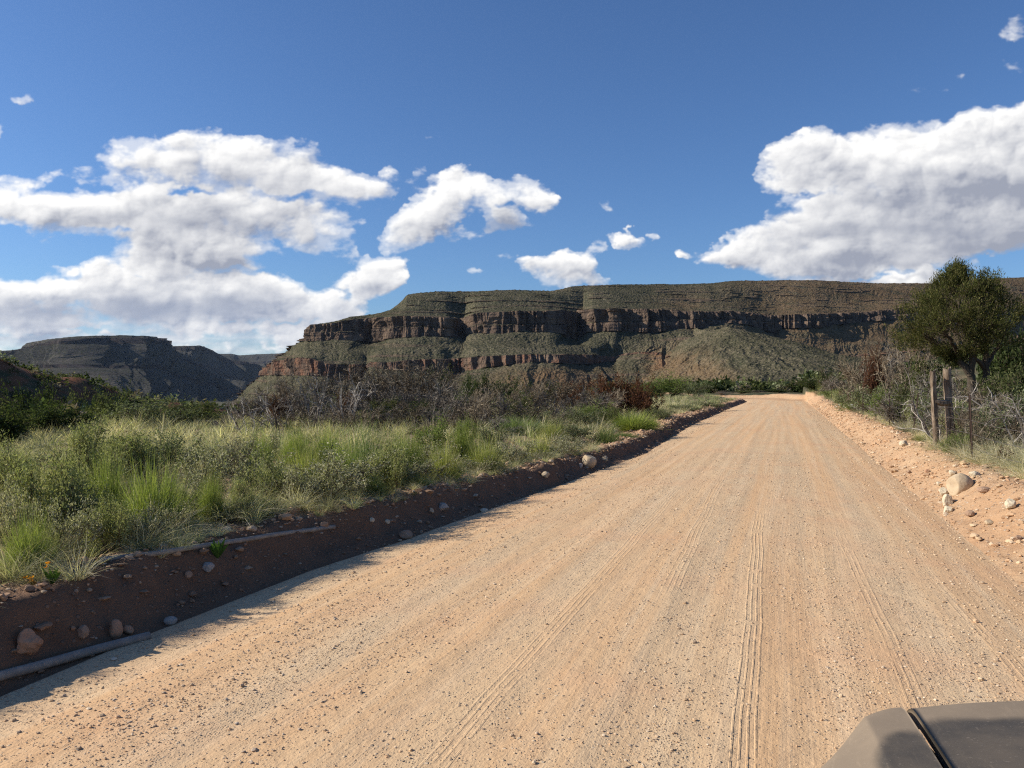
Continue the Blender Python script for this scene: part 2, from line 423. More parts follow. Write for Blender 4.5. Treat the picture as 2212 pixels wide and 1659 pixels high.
def mat_road():
    t = MT('graded_gravel')
    uv = t.N('ShaderNodeUVMap', uv_map='UVMap').outputs[0]
    sp = t.N('ShaderNodeSeparateXYZ'); t.L(uv, sp.inputs[0]); u, v = sp.outputs[0], sp.outputs[1]   # u across, v along (metres)
    p = t.pos()
    wob = t.noise(t.vscale(uv, (0.15, .10, 1)), 1.0, 2, .5)
    uw = t.math('ADD', u, t.math('MULTIPLY', t.math('SUBTRACT', wob, .5), .35))
    cmb = t.N('ShaderNodeCombineXYZ'); t.L(uw, cmb.inputs[0]); t.L(v, cmb.inputs[1]); q = cmb.outputs[0]
    streak = t.noise(t.vscale(q, (1.6, .035, 1)), 1.0, 5, .62)
    streak2 = t.noise(t.vscale(q, (6.0, .10, 1)), 1.0, 4, .65)
    hair = t.noise(t.vscale(q, (34.0, .8, 1)), 1.0, 3, .6)
    blot = t.noise(p, .55, 5, .6); fine = t.noise(p, 45.0, 4, .7); mid = t.noise(p, 7.0, 5, .65)
    c = t.mix(t.smooth(streak, .36, .64), (.595, .376, .198), (.59, .423, .252))
    c = t.mix(t.math('MULTIPLY', t.smooth(streak2, .42, .72), .55), c, (.66, .49, .31))
    c = t.mix(t.math('MULTIPLY', t.smooth(blot, .45, .72), .45), c, (.60, .345, .19))
    c = t.mix(t.math('MULTIPLY', t.smooth(mid, .5, .8), .30), c, (.40, .25, .145))
    # gravel lies thick in bands between the wheel paths
    band = t.math('MULTIPLY', t.smooth(streak, .47, .62), t.smooth(t.noise(p, 1.3, 4, .6), .33, .55))
    vd = t.voro(p, 62.0); vc = t.voro(p, 62.0, 'Color'); s1 = t.N('ShaderNodeSeparateColor'); t.L(vc, s1.inputs[0])
    thr = t.math('SUBTRACT', .88, t.math('MULTIPLY', band, .50))
    peb = t.math('MULTIPLY', t.smooth(vd, .45, .25), t.math('GREATER_THAN', s1.outputs[0], thr))
    c = t.mix(peb, c, t.mix(s1.outputs[1], (.36, .26, .17), (.66, .51, .35)))
    vd2 = t.voro(p, 25.0); vc2 = t.voro(p, 25.0, 'Color'); s2 = t.N('ShaderNodeSeparateColor'); t.L(vc2, s2.inputs[0])
    peb2 = t.math('MULTIPLY', t.smooth(vd2, .36, .2), t.math('GREATER_THAN', s2.outputs[0], t.math('SUBTRACT', .93, t.math('MULTIPLY', band, .2))))
    c = t.mix(peb2, c, t.mix(s2.outputs[1], (.36, .26, .18), (.62, .48, .33)))
    h = t.math('MULTIPLY', fine, .5)
    h = t.math('ADD', h, t.math('MULTIPLY', peb, .8)); h = t.math('ADD', h, t.math('MULTIPLY', peb2, 1.6))
    h = t.math('ADD', h, t.math('MULTIPLY', hair, .35)); h = t.math('ADD', h, t.math('MULTIPLY', mid, 1.2))
    for (sa, sb, ta, tb_, n, gap, amp) in TREADS:
        tc = t.math('ADD', t.math('MULTIPLY', v, (tb_-ta)/(sb-sa)), ta-sa*(tb_-ta)/(sb-sa))
        tc = t.math('ADD', tc, t.math('MULTIPLY', t.math('SUBTRACT', t.noise(t.vscale(uv, (.05, .35, 1)), 1.0, 2, .5), .5), .12))
        d = t.math('DIVIDE', t.math('SUBTRACT', u, tc), gap)
        if n % 2 == 0: d = t.math('ADD', d, .5)
        g = t.math('ABSOLUTE', t.math('SUBTRACT', t.math('FRACT', t.math('ADD', d, .5)), .5))
        g = t.smooth(g, .22, .10)
        ins = t.math('LESS_THAN', t.math('ABSOLUTE', t.math('SUBTRACT', d, .5 if n % 2 == 0 else 0.0)), n/2)
        al = t.math('MULTIPLY', t.smooth(v, sa-.3, sa+.4), t.smooth(v, sb, sb-3))
        brk = t.smooth(t.noise(p, 5.0, 3, .6), .36, .5)
        g = t.math('MULTIPLY', t.math('MULTIPLY', g, ins), t.math('MULTIPLY', al, brk))
        h = t.math('ADD', h, t.math('MULTIPLY', g, -.9*amp))
    t.bsdf(c, .95, t.bump(h, .85, .014), .15)
    return t.m

def mat_mesa(name, cliff_a, cliff_b, cliff_hot, slope_a, slope_b, s=1.0, detail=1.0):
    t = MT(name)
    p = t.pos(); cl = t.attr('cliff', 'Fac'); red = t.attr('red', 'Fac')
    # strata: horizontal bands, vertical stains
    st = t.noise(t.vscale(p, (.004/s, .004/s, .28/s)), 1.0, 5, .7)
    vs = t.noise(t.vscale(p, (.09/s, .09/s, .008/s)), 1.0, 5, .7)
    n = t.noise(p, .05/s, 6, .7)
    cc = t.mix(t.smooth(vs, .35, .65), cliff_a, cliff_b)
    cc = t.mix(t.math('MULTIPLY', t.smooth(st, .4, .65), .5), cc, cliff_a)
    cc = t.mix(t.math('MULTIPLY', red, t.smooth(n, .42, .66)), cc, cliff_hot)
    sn = t.noise(p, .035/s, 6, .75); sn2 = t.noise(p, .30/s, 4, .7)
    sc = t.mix(t.smooth(sn, .38, .62), slope_a, slope_b)
    sc = t.mix(t.math('MULTIPLY', t.smooth(sn2, .45, .62), .7), sc, tuple(x*1.6 for x in slope_b))
    big = t.noise(p, .009/s, 4, .6); sc = t.mix(t.math('MULTIPLY', t.smooth(big, .42, .62), .5), sc, tuple(x*.72 for x in slope_a))
    vb = t.voro(p, .42/s)
    sc = t.mix(t.math('MULTIPLY', t.smooth(vb, .50, .30), .8), sc, (.040, .046, .024))
    sc = t.mix(t.math('MULTIPLY', t.attr('bare', 'Fac'), t.smooth(n, .3, .55)), sc, (.27, .145, .075))
    c = t.mix(cl, sc, cc)
    h = t.math('ADD', t.math('MULTIPLY', sn2, 2.0), t.math('MULTIPLY', t.math('SUBTRACT', 1.0, vb), 1.2))
    t.bsdf(c, 1.0, t.bump(h, .7*detail, 1.2*s), 0.0)
    return t.m

def mat_rock(name, a, b, scale=5.0, patch=(.16, .12, .085)):
    t = MT(name); p = t.obj()
    oi = t.N('ShaderNodeObjectInfo').outputs['Random']
    n = t.noise(p, scale, 6, .65); n2 = t.noise(p, scale*4, 5, .7)
    c = t.mix(t.smooth(n, .3, .7), a, b)
    c = t.mix(t.math('MULTIPLY', t.smooth(n2, .5, .75), .6), c, patch)
    h = t.math('ADD', n, t.math('MULTIPLY', n2, .4))
    t.bsdf(c, .9, t.bump(h, .6, .02), .2)
    return t.m

# ------------------------------------------------------------------ shape of the land
TH = math.atan(0.345)                             # heading of the road, clockwise from +Y
U = np.array([math.sin(TH), math.cos(TH)])        # along
NRM = np.array([math.cos(TH), -math.sin(TH)])     # to the right of the road
P0 = np.array([-4.392, 0.0])                      # left road edge at Y = 0
WID = 6.35
S_BEND = 98.0; RB = 16.0

def st_of(x, y):
    dx = x-P0[0]; dy = y-P0[1]
    return dx*U[0]+dy*U[1], dx*NRM[0]+dy*NRM[1]

def xy_of(s, t):
    return P0[0]+s*U[0]+t*NRM[0], P0[1]+s*U[1]+t*NRM[1]

def road_t(x, y):
    """distance right of the left road edge, following the bend to the left at the far end"""
    s, t = st_of(x, y)
    c0, c1 = S_BEND, WID/2-RB                      # centre of the arc in (s, t)
    rr = np.hypot(s-c0, t-c1)
    ang = np.arctan2(s-c0, t-c1)
    tb = rr-RB+WID/2
    # after 100 degrees the road runs straight again
    A = math.radians(100)
    ex, ey = c0+RB*math.sin(A), c1+RB*math.cos(A)
    dirx, diry = math.cos(A), -math.sin(A)
    a3 = (s-ex)*dirx+(t-ey)*diry
    t3 = (s-ex)*math.sin(A)+(t-ey)*math.cos(A)+WID/2
    out = np.where(s < c0, t, tb)
    use3 = (s >= c0) & (a3 > 0) & (t < c1+RB)
    use3 = use3 & ((ang > A) | (ang < -math.pi/2))
    out = np.where(use3, t3, out)
    return np.where(use3 & (a3 > 22), -60.0, out)

def terrace_edge(s):
    return np.interp(s, [-50, 0, 12, 22, 34, 46, 60, 85, 100, 400], [-22, -19, -17.5, -16, -11.5, -8.5, -7.5, -9, -14, -40])

def bank_foot(s):
    return np.interp(s, [4, 5, 6.5, 9, 11, 13.5, 19, 24.5, 32, 42, 70, 95], [.90, .92, 1.02, 1.02, .80, .66, .22, -.14, .15, .48, .52, .3])

def height(x, y, detail=True):
    x = np.asarray(x, dtype=np.float64); y = np.asarray(y, dtype=np.float64)
    s, ts = st_of(x, y)
    t = road_t(x, y)
    n1 = perlin(x/1.9, y/1.9, 3.0); n2 = perlin(x/.55, y/.55, 5.0)
    n3 = fbm(x/.22, y/.22, 7.0, 3) if detail else 0
    lob = perlin(s/1.1, .5, 8.8)*.20 + perlin(s/.38, 2.5, 8.8)*.10 + .07*n2 + .05*perlin(x/.2, y/.2, 3.1)
    z = np.zeros_like(x)
    # left bank
    tb = -bank_foot(s) - t + lob*sstep(-1, 0, -t)
    hb = np.interp(s, [0, 6, 8, 10.5, 13, 20, 40, 200], [.38, .38, .38, .35, .28, .23, .22, .2])
    fw = .40 + .30*np.clip(perlin(s/1.3, 7.7, 1.2)+.1, 0, 1) + .16*perlin(s/.45, 9.7, 3.2)
    zl = hb*(1+.16*perlin(s/.9, 1.7, 5.2)*sstep(1.6, .3, tb))*sstep(0, fw, tb)
    trough = np.interp(s, [9.5, 11.5, 24, 30], [0, 1, 1, 0])
    zl = zl - .15*trough*np.exp(-((tb-1.25)/.35)**2)
    zl = zl + (.10+.18*sstep(8, 22, s))*sstep(.9, 4.5, tb)
    zl = zl + .07*sstep(.15, .4, tb)*sstep(1.7, 1.0, tb)*sstep(8, 10, s)*ridged(x/.8, y/.8, 4.4, 3)*.6
    zl = zl + sstep(.1, 1.0, tb)*(.05*n1+.05*n2) + .05*n3*sstep(0, .2, tb) + .05*sstep(.05, .3, tb)*sstep(1.6, .8, tb)*ridged(s/.5, tb/.9, 3.3, 3)*.5
    e = terrace_edge(s) - ts + 1.6*perlin(x/7, y/7, 1.5)
    zl = zl - 2.6*sstep(0, 14, e) - 5.5*sstep(12, 90, e)
    # right berm
    w = 1.05 + 1.15*sstep(16, 6, s)
    r = t-(WID-.05) - .6*lob
    hr = .50 + .12*sstep(20, 8, s) + .07*perlin(s/1.7, 4.4, 2.2)
    zr = hr*sstep(0, 1, r/w)
    zr = zr + sstep(0, .8, r)*(.05*n1+.06*n2) + .035*n3*sstep(0, .5, r)
    zr = zr + .25*sstep(4, 12, r) + .02*np.clip(r-10, 0, 60)
    zr = np.where(ts > WID, zr + 13*np.exp(-(((x-118)/48)**2+((y-135)/52)**2)), zr)
    z = np.where(t < WID/2, zl, zr)
    # road bed (the road sheet lies above it)
    inr = sstep(-bank_foot(s)-.02, -bank_foot(s)+.16, t)*sstep(WID+.12, WID-.1, t)
    z = z - .07*inr
    # broad country beyond the bend
    dist = np.hypot(x, y)
    far = sstep(105, 180, y)
    az = x/np.maximum(y, 1.0)
    right = sstep(-.02, .22, az)
    zfar = (-8.0+8.6*right) + 1.6*fbm(x/60, y/60, 4.0, 3) - (1-right)*(20*sstep(170, 700, y)+22*sstep(600, 1900, y)) + (1-right)*sstep(220, 420, y)*3.5*fbm(x/150, y/110, 14.0, 3)
    z = z*(1-far) + zfar*far
    # dark hill on the left
    hk = ((x+110)*.416+(y-85)*.91)/115; hd = (x+110)*.91-(y-85)*.416
    hd = hd + 2.5*perlin(x/9, y/9, 6.6) + 1.0*perlin(x/3.5, y/3.5, 2.6)
    ridge = np.interp(hk, [-1.5, -.6, 0, .48, .70, .77, 1.0, 1.25], [0, 22, 22, 14.2, 8.8, 7.2, 3, 0])
    hill = ridge*np.where(hd > 0, np.clip(1-hd/(1.05*ridge+3), 0, 1), np.exp(-(hd/70)**2))
    z = z + hill*(1+.05*perlin(x/12, y/12, 6.6)) + (y > 70)*sstep(60, 100, y)*.5*perlin(x/5, y/5, 2.6)
    # far away everything is a flat valley floor
    return z

def zat(x, y): return float(height(np.array([float(x)]), np.array([float(y)]))[0])

def build_ground():
    def axis(lo, hi, base, k, dense):
        """spacing base near zero growing by k with distance"""
        out = [0.0]
        while out[-1] < hi: out.append(out[-1]+max(base, k*out[-1]))
        return np.array(out)
    s_pos = [0.0]
    while s_pos[-1] < 9000: s_pos.append(s_pos[-1] + np.clip(.0068*max(s_pos[-1], 0), .05, 400))
    s_neg = -np.array([.5, 1.2, 2.5, 5, 10, 20, 40, 90, 200, 500, 1500])[::-1]
    sv = np.concatenate([s_neg, np.array(s_pos)])
    lt = np.concatenate([-np.arange(0, 2.2, .045), ])
    l = [-2.2]
    while l[-1] > -7000: l.append(l[-1]-max(.09, .022*(-l[-1]-2.2)))
    left = np.concatenate([lt[1:], np.array(l)])[::-1]
    mid = np.arange(0, WID+.001, .30)
    r = [WID+.05]
    while r[-1] < 9.6: r.append(r[-1]+.05)
    while r[-1] < 7000: r.append(r[-1]+max(.10, .024*(r[-1]-9.6)))
    tv = np.concatenate([left, mid, np.array(r)])
    S, T = np.meshgrid(sv, tv, indexing='ij')
    X, Y = xy_of(S, T)
    Z = height(X, Y)
    t = road_t(X, Y)
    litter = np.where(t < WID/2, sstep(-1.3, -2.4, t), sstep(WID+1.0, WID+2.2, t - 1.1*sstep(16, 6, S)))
    far = np.maximum(sstep(60, 120, Y)*((t < -3) | (t > WID+2)), ((terrace_edge(S)-T) > 6)*sstep(0, 12, terrace_edge(S)-T))
    far = np.clip(far, 0, 1)
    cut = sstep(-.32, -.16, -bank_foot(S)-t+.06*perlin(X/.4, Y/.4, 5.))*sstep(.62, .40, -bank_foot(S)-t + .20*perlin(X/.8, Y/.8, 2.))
    hk = ((X+110)*.416+(Y-85)*.91)/115; hd = (X+110)*.91-(Y-85)*.416
    clay = ((hk > -.8) & (hk < 1.1))*sstep(-25, -3, hd)*sstep(26, 14, hd) + np.exp(-((X+19)/8.0)**2-((Y-54)/10.0)**2)
    V = np.stack([X, Y, Z], -1).reshape(-1, 3)
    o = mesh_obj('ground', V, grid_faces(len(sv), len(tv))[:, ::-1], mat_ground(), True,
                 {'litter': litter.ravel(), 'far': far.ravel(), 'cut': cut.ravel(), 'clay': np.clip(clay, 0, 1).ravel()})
    tag(o, 'orange tan dirt ground with scrub beside the gravel road', kind='structure')
    return o

def road_z(s, t):
    crown = .05*(1-((t-WID/2)/(WID/2))**2)
    wob = 1.0*(perlin(t*.15, s*.06, 1.0))*.25
    streak = perlin((t+wob)*1.5, s*.035, 9.0)*.016 + perlin((t+wob)*4.5, s*.09, 2.0)*.007
    rough = perlin(t*2.2, s*1.6, 4.0)*.006 + perlin(t*7, s*6, 5.0)*.003 + perlin(t*22, s*20, 6.0)*.0012
    edge = -.03*sstep(.4, -.3, t) - .02*sstep(WID-.3, WID+.2, t) + .02*np.exp(-((t-.55)/.3)**2)*perlin(s*.8, 3.3, 1.)
    return crown-.02 + streak + rough + edge

TREADS = []   # (s0, s1, t at s0, t at s1, number of grooves, gap)
def build_road():
    sl = [0.5]
    while sl[-1] < 150: sl.append(sl[-1] + np.clip(.0042*sl[-1], .018, .5))
    sv = np.array(sl); sv = np.concatenate([-np.array([60, 30, 15, 8, 5, 3.5, 2.5, 1.5, .8, 0])[:].astype(float), sv])
    sv = np.sort(sv)
    tv = np.concatenate([np.arange(-1.0, WID+.30, .03)])
    S, T = np.meshgrid(sv, tv, indexing='ij')
    Z = road_z(S, T)
    # follow straight - arc - straight
    A = math.radians(100)
    off = T-WID/2
    Z = Z - .05*sstep(-bank_foot(S)+.22, -bank_foot(S)+.05, T)
    c0, c1 = S_BEND, WID/2-RB
    a = np.clip((S-S_BEND)/RB, 0, A)
    rest = np.clip(S-S_BEND-RB*A, 0, None)
    s1 = np.where(S < S_BEND, S, c0+(RB+off)*np.sin(a)+rest*math.cos(A))
    t1 = np.where(S < S_BEND, T, c1+(RB+off)*np.cos(a)-rest*math.sin(A))
    X, Y = xy_of(s1, t1)
    tread = np.zeros_like(Z)
    for (sa, sb, ta, tb_, n, gap, amp) in []:
        inside = sstep(sa-.3, sa+.5, S)*sstep(sb, sb-2.5, S)
        tc = ta+(tb_-ta)*(S-sa)/(sb-sa) + .02*np.sin(S*.9)
        for k in range(n):
            d = np.abs(T-(tc+(k-(n-1)/2)*gap))
            tread += inside*sstep(.022, .004, d)*(.75+.25*perlin(S*9, k*3.3, 1.))
    tread = np.clip(tread, 0, 1)
    Z = Z - .003*tread
    V = np.stack([X, Y, Z+.012], -1).reshape(-1, 3)
    o = mesh_obj('road', V, grid_faces(len(sv), len(tv))[:, ::-1], mat_road(), True, {'tread': tread.ravel()},
                 uv=np.stack([T.ravel(), S.ravel()], -1))
    tag(o, 'wide graded gravel road of pale orange dirt curving out of sight', kind='structure')
    return o

# ------------------------------------------------------------------ mesas from their contour lines
def z2(pts): return [(553+.414*a, 561.6+.414*b) for a, b in pts]          # enlargement of the middle
def z3(pts): return [(1382.4+.3905*a, 561.6+.3905*b) for a, b in pts]     # enlargement of the right
def z1(pts): return [(.4296*a, 172.8+.4296*b) for a, b in pts]            # enlargement of the left

def curve(pts, x):
    pts = sorted(pts); a = np.array(pts)
    return np.interp(x, a[:, 0], a[:, 1])

def build_mesa(name, x0, x1, nx, levels, rows, mat, label, s=1.0, cliffs=(), flute=5.0, red=(), bare=None, seed=0.0, bumps=1.0, gully=1.0, ledge=1.0):
    """levels: list of (height line in picture units, forward distance line) from the skyline down to the toe.
    rows[i]: number of rows between level i and i+1; cliffs: the intervals that are rock faces"""
    x = np.linspace(x0, x1, nx)
    py = []; D = []
    for (pl, dl) in levels:
        py.append(curve(pl, x)); D.append(dl(x) if callable(dl) else curve(dl, x))
    sky = py[0]
    for i in range(1, len(py)):
        py[i] = np.maximum(py[i], py[i-1]+.12)
    VX = []; VY = []; VZ = []; CL = []; LV = []
    # plateau behind the skyline
    z0 = EYE+(CY-py[0])/F*D[0]
    for k in (900, 350, 120, 45, 15):
        k = k*s
        VX.append((x-CX)/F*D[0]*(1+k/D[0]*.6)); VY.append(D[0]+k); VZ.append(z0-k*.035-1.0*s); CL.append(0*x); LV.append(0*x-1)
    for i in range(len(levels)-1):
        n = rows[i]
        for j in range(n + (1 if i == len(levels)-2 else 0)):
            f = j/n
            c = 1.0 if i in cliffs else 0.0
            fz = f if not c else f
            fd = f if not c else f
            za = EYE+(CY-py[i])/F*D[i]; zb = EYE+(CY-py[i+1])/F*D[i+1]
            prof = f if c else f + .05*math.sin(math.pi*2*f)
            VZ.append(za+(zb-za)*fz)
            Dd = D[i]+(D[i+1]-D[i])*prof
            VY.append(Dd); VX.append((x-CX)/F*Dd); CL.append(c+0*x); LV.append(i+f+0*x)
    X = np.array(VX); Y = np.array(VY); Z = np.array(VZ); CLF = np.array(CL); LVV = np.array(LV)
    thick = np.zeros_like(X)
    # horizontal outward direction ~ perpendicular to the rim line
    tx = np.gradient(X, axis=1); ty = np.gradient(Y, axis=1)
    ln = np.hypot(tx, ty)+1e-6
    nxv = ty/ln; nyv = -tx/ln
    u = np.cumsum(np.hypot(np.gradient((x-CX)/F*D[len(D)//2]), np.gradient(D[len(D)//2])))[None, :]+0*X
    sm = np.zeros_like(CLF)
    # gullies and ribs down the slopes
    uw = u + 26*s*perlin(u/(70*s), Z/(38*s), 31.0+seed) + 9*s*perlin(u/(22*s), Z/(14*s), 37.0+seed)
    g = ridged(uw/(95*s)+seed, Z/(200*s), seed, 4, .5)
    g2 = ridged(uw/(26*s)+seed, Z/(60*s), seed+4, 4, .55)
    gl = np.where(LVV < 1, .35, 1.0)
    disp = gully*gl*s*(7.0*(g-.5) + 2.8*(g2-.5))
    # rock columns on the cliffs
    col = np.abs(perlin(u/(15*s)+seed, Z/(160*s), 1.7+seed)) + .6*np.abs(perlin(u/(6.5*s), Z/(80*s), 3.3+seed)) + .35*np.abs(perlin(u/(3.*s), Z/(30*s), 6.3+seed))
    strat = perlin(u/(60*s), Z/(3.2*s), 8.1+seed) + .5*perlin(u/(25*s), Z/(1.5*s), 2.2+seed)
    disp = disp + CLF*(flute*s*(col-.35)*2.3 + .9*s*strat)
    # small ledges breaking the slopes
    led = sstep(.25, .6, perlin(u/(120*s), Z/(4.5*s), 12.+seed)) + .8*(LVV < 1)*sstep(.30, .5, perlin(u/(38*s), Z/(3.0*s), 22.+seed)); led = np.clip(led, 0, 1)
    disp = disp + (1-CLF)*led*(1.6+2.0*(LVV < 1))*s*ledge
    fade = np.clip((LVV+1)/.6, 0, 1)*np.ones_like(X)
    sl = (1-CLF)
    rough = bumps*s*(1.3*np.clip(perlin(X/(5*s), Y/(5*s), Z/(5*s)+seed)-.05, 0, 1) + .8*np.clip(perlin(X/(2.4*s), Y/(2.4*s), Z/(2.4*s)+seed), 0, 1))
    X = X + nxv*disp*fade; Y = Y + nyv*disp*fade
    Z = Z + rough*(.3+.7*sl)*np.where(LVV < 0, 1.0, 1.0) + .5*s*perlin(u/(30*s), Y/(30*s), 3.)*fade
    lowred = np.zeros_like(X)
    for i in red: lowred = np.maximum(lowred, ((LVV >= i) & (LVV < i+1))*1.0)
    br = np.zeros_like(X) if bare is None else bare(x[None, :]+0*X, LVV, u, Z)
    rock = np.maximum(CLF, led*.75*min(1.0, ledge*1.4))
    V = np.stack([X, Y, Z], -1).reshape(-1, 3)
    o = mesh_obj(name, V, grid_faces(*X.shape)[:, ::-1], mat, False, {'cliff': rock.ravel(), 'red': lowred.ravel(), 'bare': br.ravel()})
    tag(o, label, kind='structure')
    return o

def build_mesas():
    M = mat_mesa('mesa_rock', (.066, .049, .039), (.185, .130, .090), (.185, .095, .060), (.058, .057, .036), (.112, .096, .062))
    sky = z2([(-340, 900), (-160, 790), (-70, 720), (0, 655), (55, 610), (75, 548), (150, 493), (210, 450), (275, 410), (300, 370), (330, 338), (420, 322), (490, 300), (640, 281), (695, 262), (735, 232), (780, 185), (860, 174), (950, 167), (1150, 166),
              (1250, 161), (1400, 160), (1530, 165), (1590, 153), (1640, 141), (1750, 136), (1900, 130), (2212, 128)]) + \
          z3([(400, 131), (500, 117), (650, 117), (850, 114), (1000, 116), (1150, 125), (1300, 131), (1600, 131), (1930, 106), (2124, 98), (2600, 90), (3200, 120)])
    top1 = z2([(-400, 905), (75, 560), (275, 418), (330, 340), (420, 330), (490, 310), (600, 308), (700, 303), (760, 295), (870, 300), (960, 305), (1060, 325), (1120, 300), (1180, 280), (1350, 272), (1500, 270), (1580, 262), (1650, 275), (1700, 285), (1720, 262), (1900, 258), (2150, 262)]) + \
           z3([(250, 290), (500, 285), (600, 300), (720, 310), (850, 305), (1000, 300), (1250, 290), (1450, 262), (1900, 260), (2600, 262)])
    mid1 = z2([(-400, 906), (275, 419), (330, 380), (430, 378), (600, 370), (760, 352), (870, 352), (1060, 372), (1180, 343), (1350, 342), (1500, 338), (1600, 345), (1700, 350), (1760, 332), (1900, 325), (2150, 325)]) + \
           z3([(200, 335), (430, 335), (560, 330), (650, 345), (760, 342), (980, 342), (1200, 322), (1450, 300), (2600, 300)])
    base1 = z2([(-400, 907), (270, 424), (350, 427), (430, 420), (520, 432), (580, 440), (660, 435), (720, 415), (780, 410), (900, 400), (1040, 405), (1100, 415), (1150, 388), (1200, 386), (1280, 390), (1400, 375), (1520, 382), (1600, 410), (1700, 430), (1760, 382), (1840, 376), (1920, 380), (2060, 385), (2150, 366)]) + \
            z3([(100, 402), (200, 386), (330, 383), (400, 362), (480, 352), (560, 362), (650, 390), (740, 415), (770, 382), (970, 380), (1050, 362), (1250, 345), (1450, 330), (2600, 330)])
    midt = z2([(-400, 908), (120, 520), (250, 470), (350, 468), (500, 475), (620, 470), (900, 455), (1300, 440), (1600, 455), (2100, 430)]) + \
           z3([(300, 440), (480, 420), (700, 470), (1000, 470), (1500, 430), (2600, 430)])
    top2 = z2([(-400, 909), (60, 560), (90, 540), (250, 512), (330, 516), (380, 545), (610, 552), (640, 535), (700, 540), (800, 525), (1000, 518), (1090, 515), (1350, 498), (1600, 496), (1750, 497), (1830, 510), (1950, 488), (2120, 486)]) + \
           z3([(0, 515), (140, 540), (300, 500), (480, 480), (700, 540), (1000, 545), (1500, 500), (2600, 500)])
    base2 = z2([(-400, 912), (60, 604), (330, 606), (390, 612), (450, 636), (530, 628), (600, 590), (640, 560), (700, 578), (830, 586), (930, 580), (990, 606), (1080, 606), (1130, 582), (1240, 562), (1420, 538), (1500, 540), (1700, 548), (1850, 530), (1900, 505), (2120, 497)]) + \
            z3([(0, 520), (140, 545), (300, 505), (480, 485), (700, 545), (1000, 550), (1500, 505), (2600, 505)])
    toe = [(300, 1010), (560, 880), (700, 868), (1200, 862), (1400, 850), (1500, 842), (1800, 836), (2600, 836)]
    def bp(pts): return lambda x: np.interp(x, [p[0] for p in pts], [p[1] for p in pts])
    Dc = bp([(300, 1900), (520, 1420), (590, 1180), (640, 1040), (670, 960), (700, 935), (745, 935), (790, 985), (812, 980), (850, 915), (900, 905), (960, 915), (985, 955), (1005, 985), (1030, 930), (1070, 905), (1180, 915), (1225, 985), (1262, 1010), (1282, 950),
             (1320, 930), (1420, 950), (1530, 960), (1590, 985), (1640, 1028), (1680, 1034), (1720, 1015), (1760, 1020), (1800, 1060), (1960, 1120), (2212, 1200), (2700, 1300)])
    Ds = bp([(300, 1880), (520, 1400), (590, 1160), (670, 965), (745, 945), (900, 930), (1080, 925), (1250, 945), (1530, 975), (1700, 1030), (1960, 1120), (2212, 1200), (2700, 1300)])
    Dc0 = Dc; Dc = lambda x: Ds(x)+.62*(Dc0(x)-Ds(x)); cone = lambda x, w: np.exp(-(np.abs(x-1572)/w)**1.7)
    rec = lambda x, k: Ds(x)+k*(Dc0(x)-Ds(x))
    low = bp([(600, 0), (700, 0), (770, 8), (800, 26), (830, -10), (945, 0), (965, 22), (1000, 24), (1025, 0), (1120, -22), (1210, -20), (1290, 30), (1330, 60), (1450, 30), (1600, 0)])
    spur = lambda x: np.exp(-((x-1580)/95.)**2)
    nose = lambda x: sstep(700, 560, x)
    back = bp([(300, 10), (600, 15), (680, 20), (830, 70), (880, 110), (1200, 150), (1500, 240), (2700, 300)])
    lv = [
        (sky, lambda x: rec(x, .05)+back(x)+14),
        (top1, lambda x: Dc(x)),
        (mid1, lambda x: Dc(x)-3-2*nose(x)),
        ([(a, b+.6) for a, b in mid1], lambda x: Dc(x)-8),
        (base1, lambda x: Dc(x)-13-4*cone(x, 45)),
        (midt, lambda x: rec(x, .10)-64-6*cone(x, 95)+.3*low(x)),
        (top2, lambda x: rec(x, .06)-114-8*cone(x, 150)+low(x)),
        (base2, lambda x: rec(x, .06)-121-8*cone(x, 155)+low(x)),
        (toe, lambda x: Ds(x)-235-10*cone(x, 240)),
        ([(a, b+8) for a, b in toe], lambda x: Ds(x)*.5-60),
    ]
    def bare(xx, LVV, u, Z):
        b = np.exp(-((xx-1450)/45.)**2)*np.exp(-((LVV-6.9)/1.2)**2)
        b = b+.5*np.exp(-((xx-1180)/110.)**2)*np.exp(-((LVV-7.5)/.35)**2) + .30*sstep(1500, 1700, xx)
        b = b+.25*np.exp(-((xx-1480)/60.)**2)*np.exp(-((LVV-.7)/.4)**2)
        return np.clip(b, 0, 1)
    build_mesa('mesa', 330, 2640, 1500, lv, [70, 34, 4, 34, 34, 34, 34, 60, 14], M,
               'broad flat-topped mesa with two dark cliff bands above olive slopes', 1.0, cliffs=(1, 3, 6), flute=6.0, red=(6,), bare=bare)
    # the cone-shaped spur in front of the cliffs above the end of the road
    gx = np.linspace(-125, 235, 400); gy = np.linspace(-260, 190, 330)
    GX, GY = np.meshgrid(gx, gy, indexing='ij')
    X0, Y0 = (1572-CX)/F*800, 800.0
    wx = GX+10*perlin(GX/40, GY/40, 3.0)+4*perlin(GX/14, GY/14, 9.)
    ax = np.where(wx > 0, 210.0, 108.0); ay = np.where(GY < 0, 235.0, 1e4)
    q = np.sqrt((wx/ax)**2+(np.minimum(GY, 0)/ay)**2)
    an = np.arctan2(GY, wx)
    H = 69*np.clip(1-q, 0, 1)**1.12*(1-.05*sstep(.0, .25, .25-q)) - 6
    H = H + 12*sstep(60, 180, GY)*np.clip(1-q, 0, 1)
    H = H + sstep(.06, .5, q)*(3.2*(ridged(an*3.4, q*1.3, 5.0, 4, .5)-.6)) + .5*fbm(GX/9, GY/9, 2.0, 3)
    H = H + 1.3*np.clip(perlin(GX/4, GY/4, 1.0)-.05, 0, 1)+.9*np.clip(perlin(GX/2, GY/2, 8.0), 0, 1)
    bare_ = sstep(-22, -62, wx+8*perlin(GX/18, GY/18, 4.))*sstep(.2, .5, q)*.30 + .02
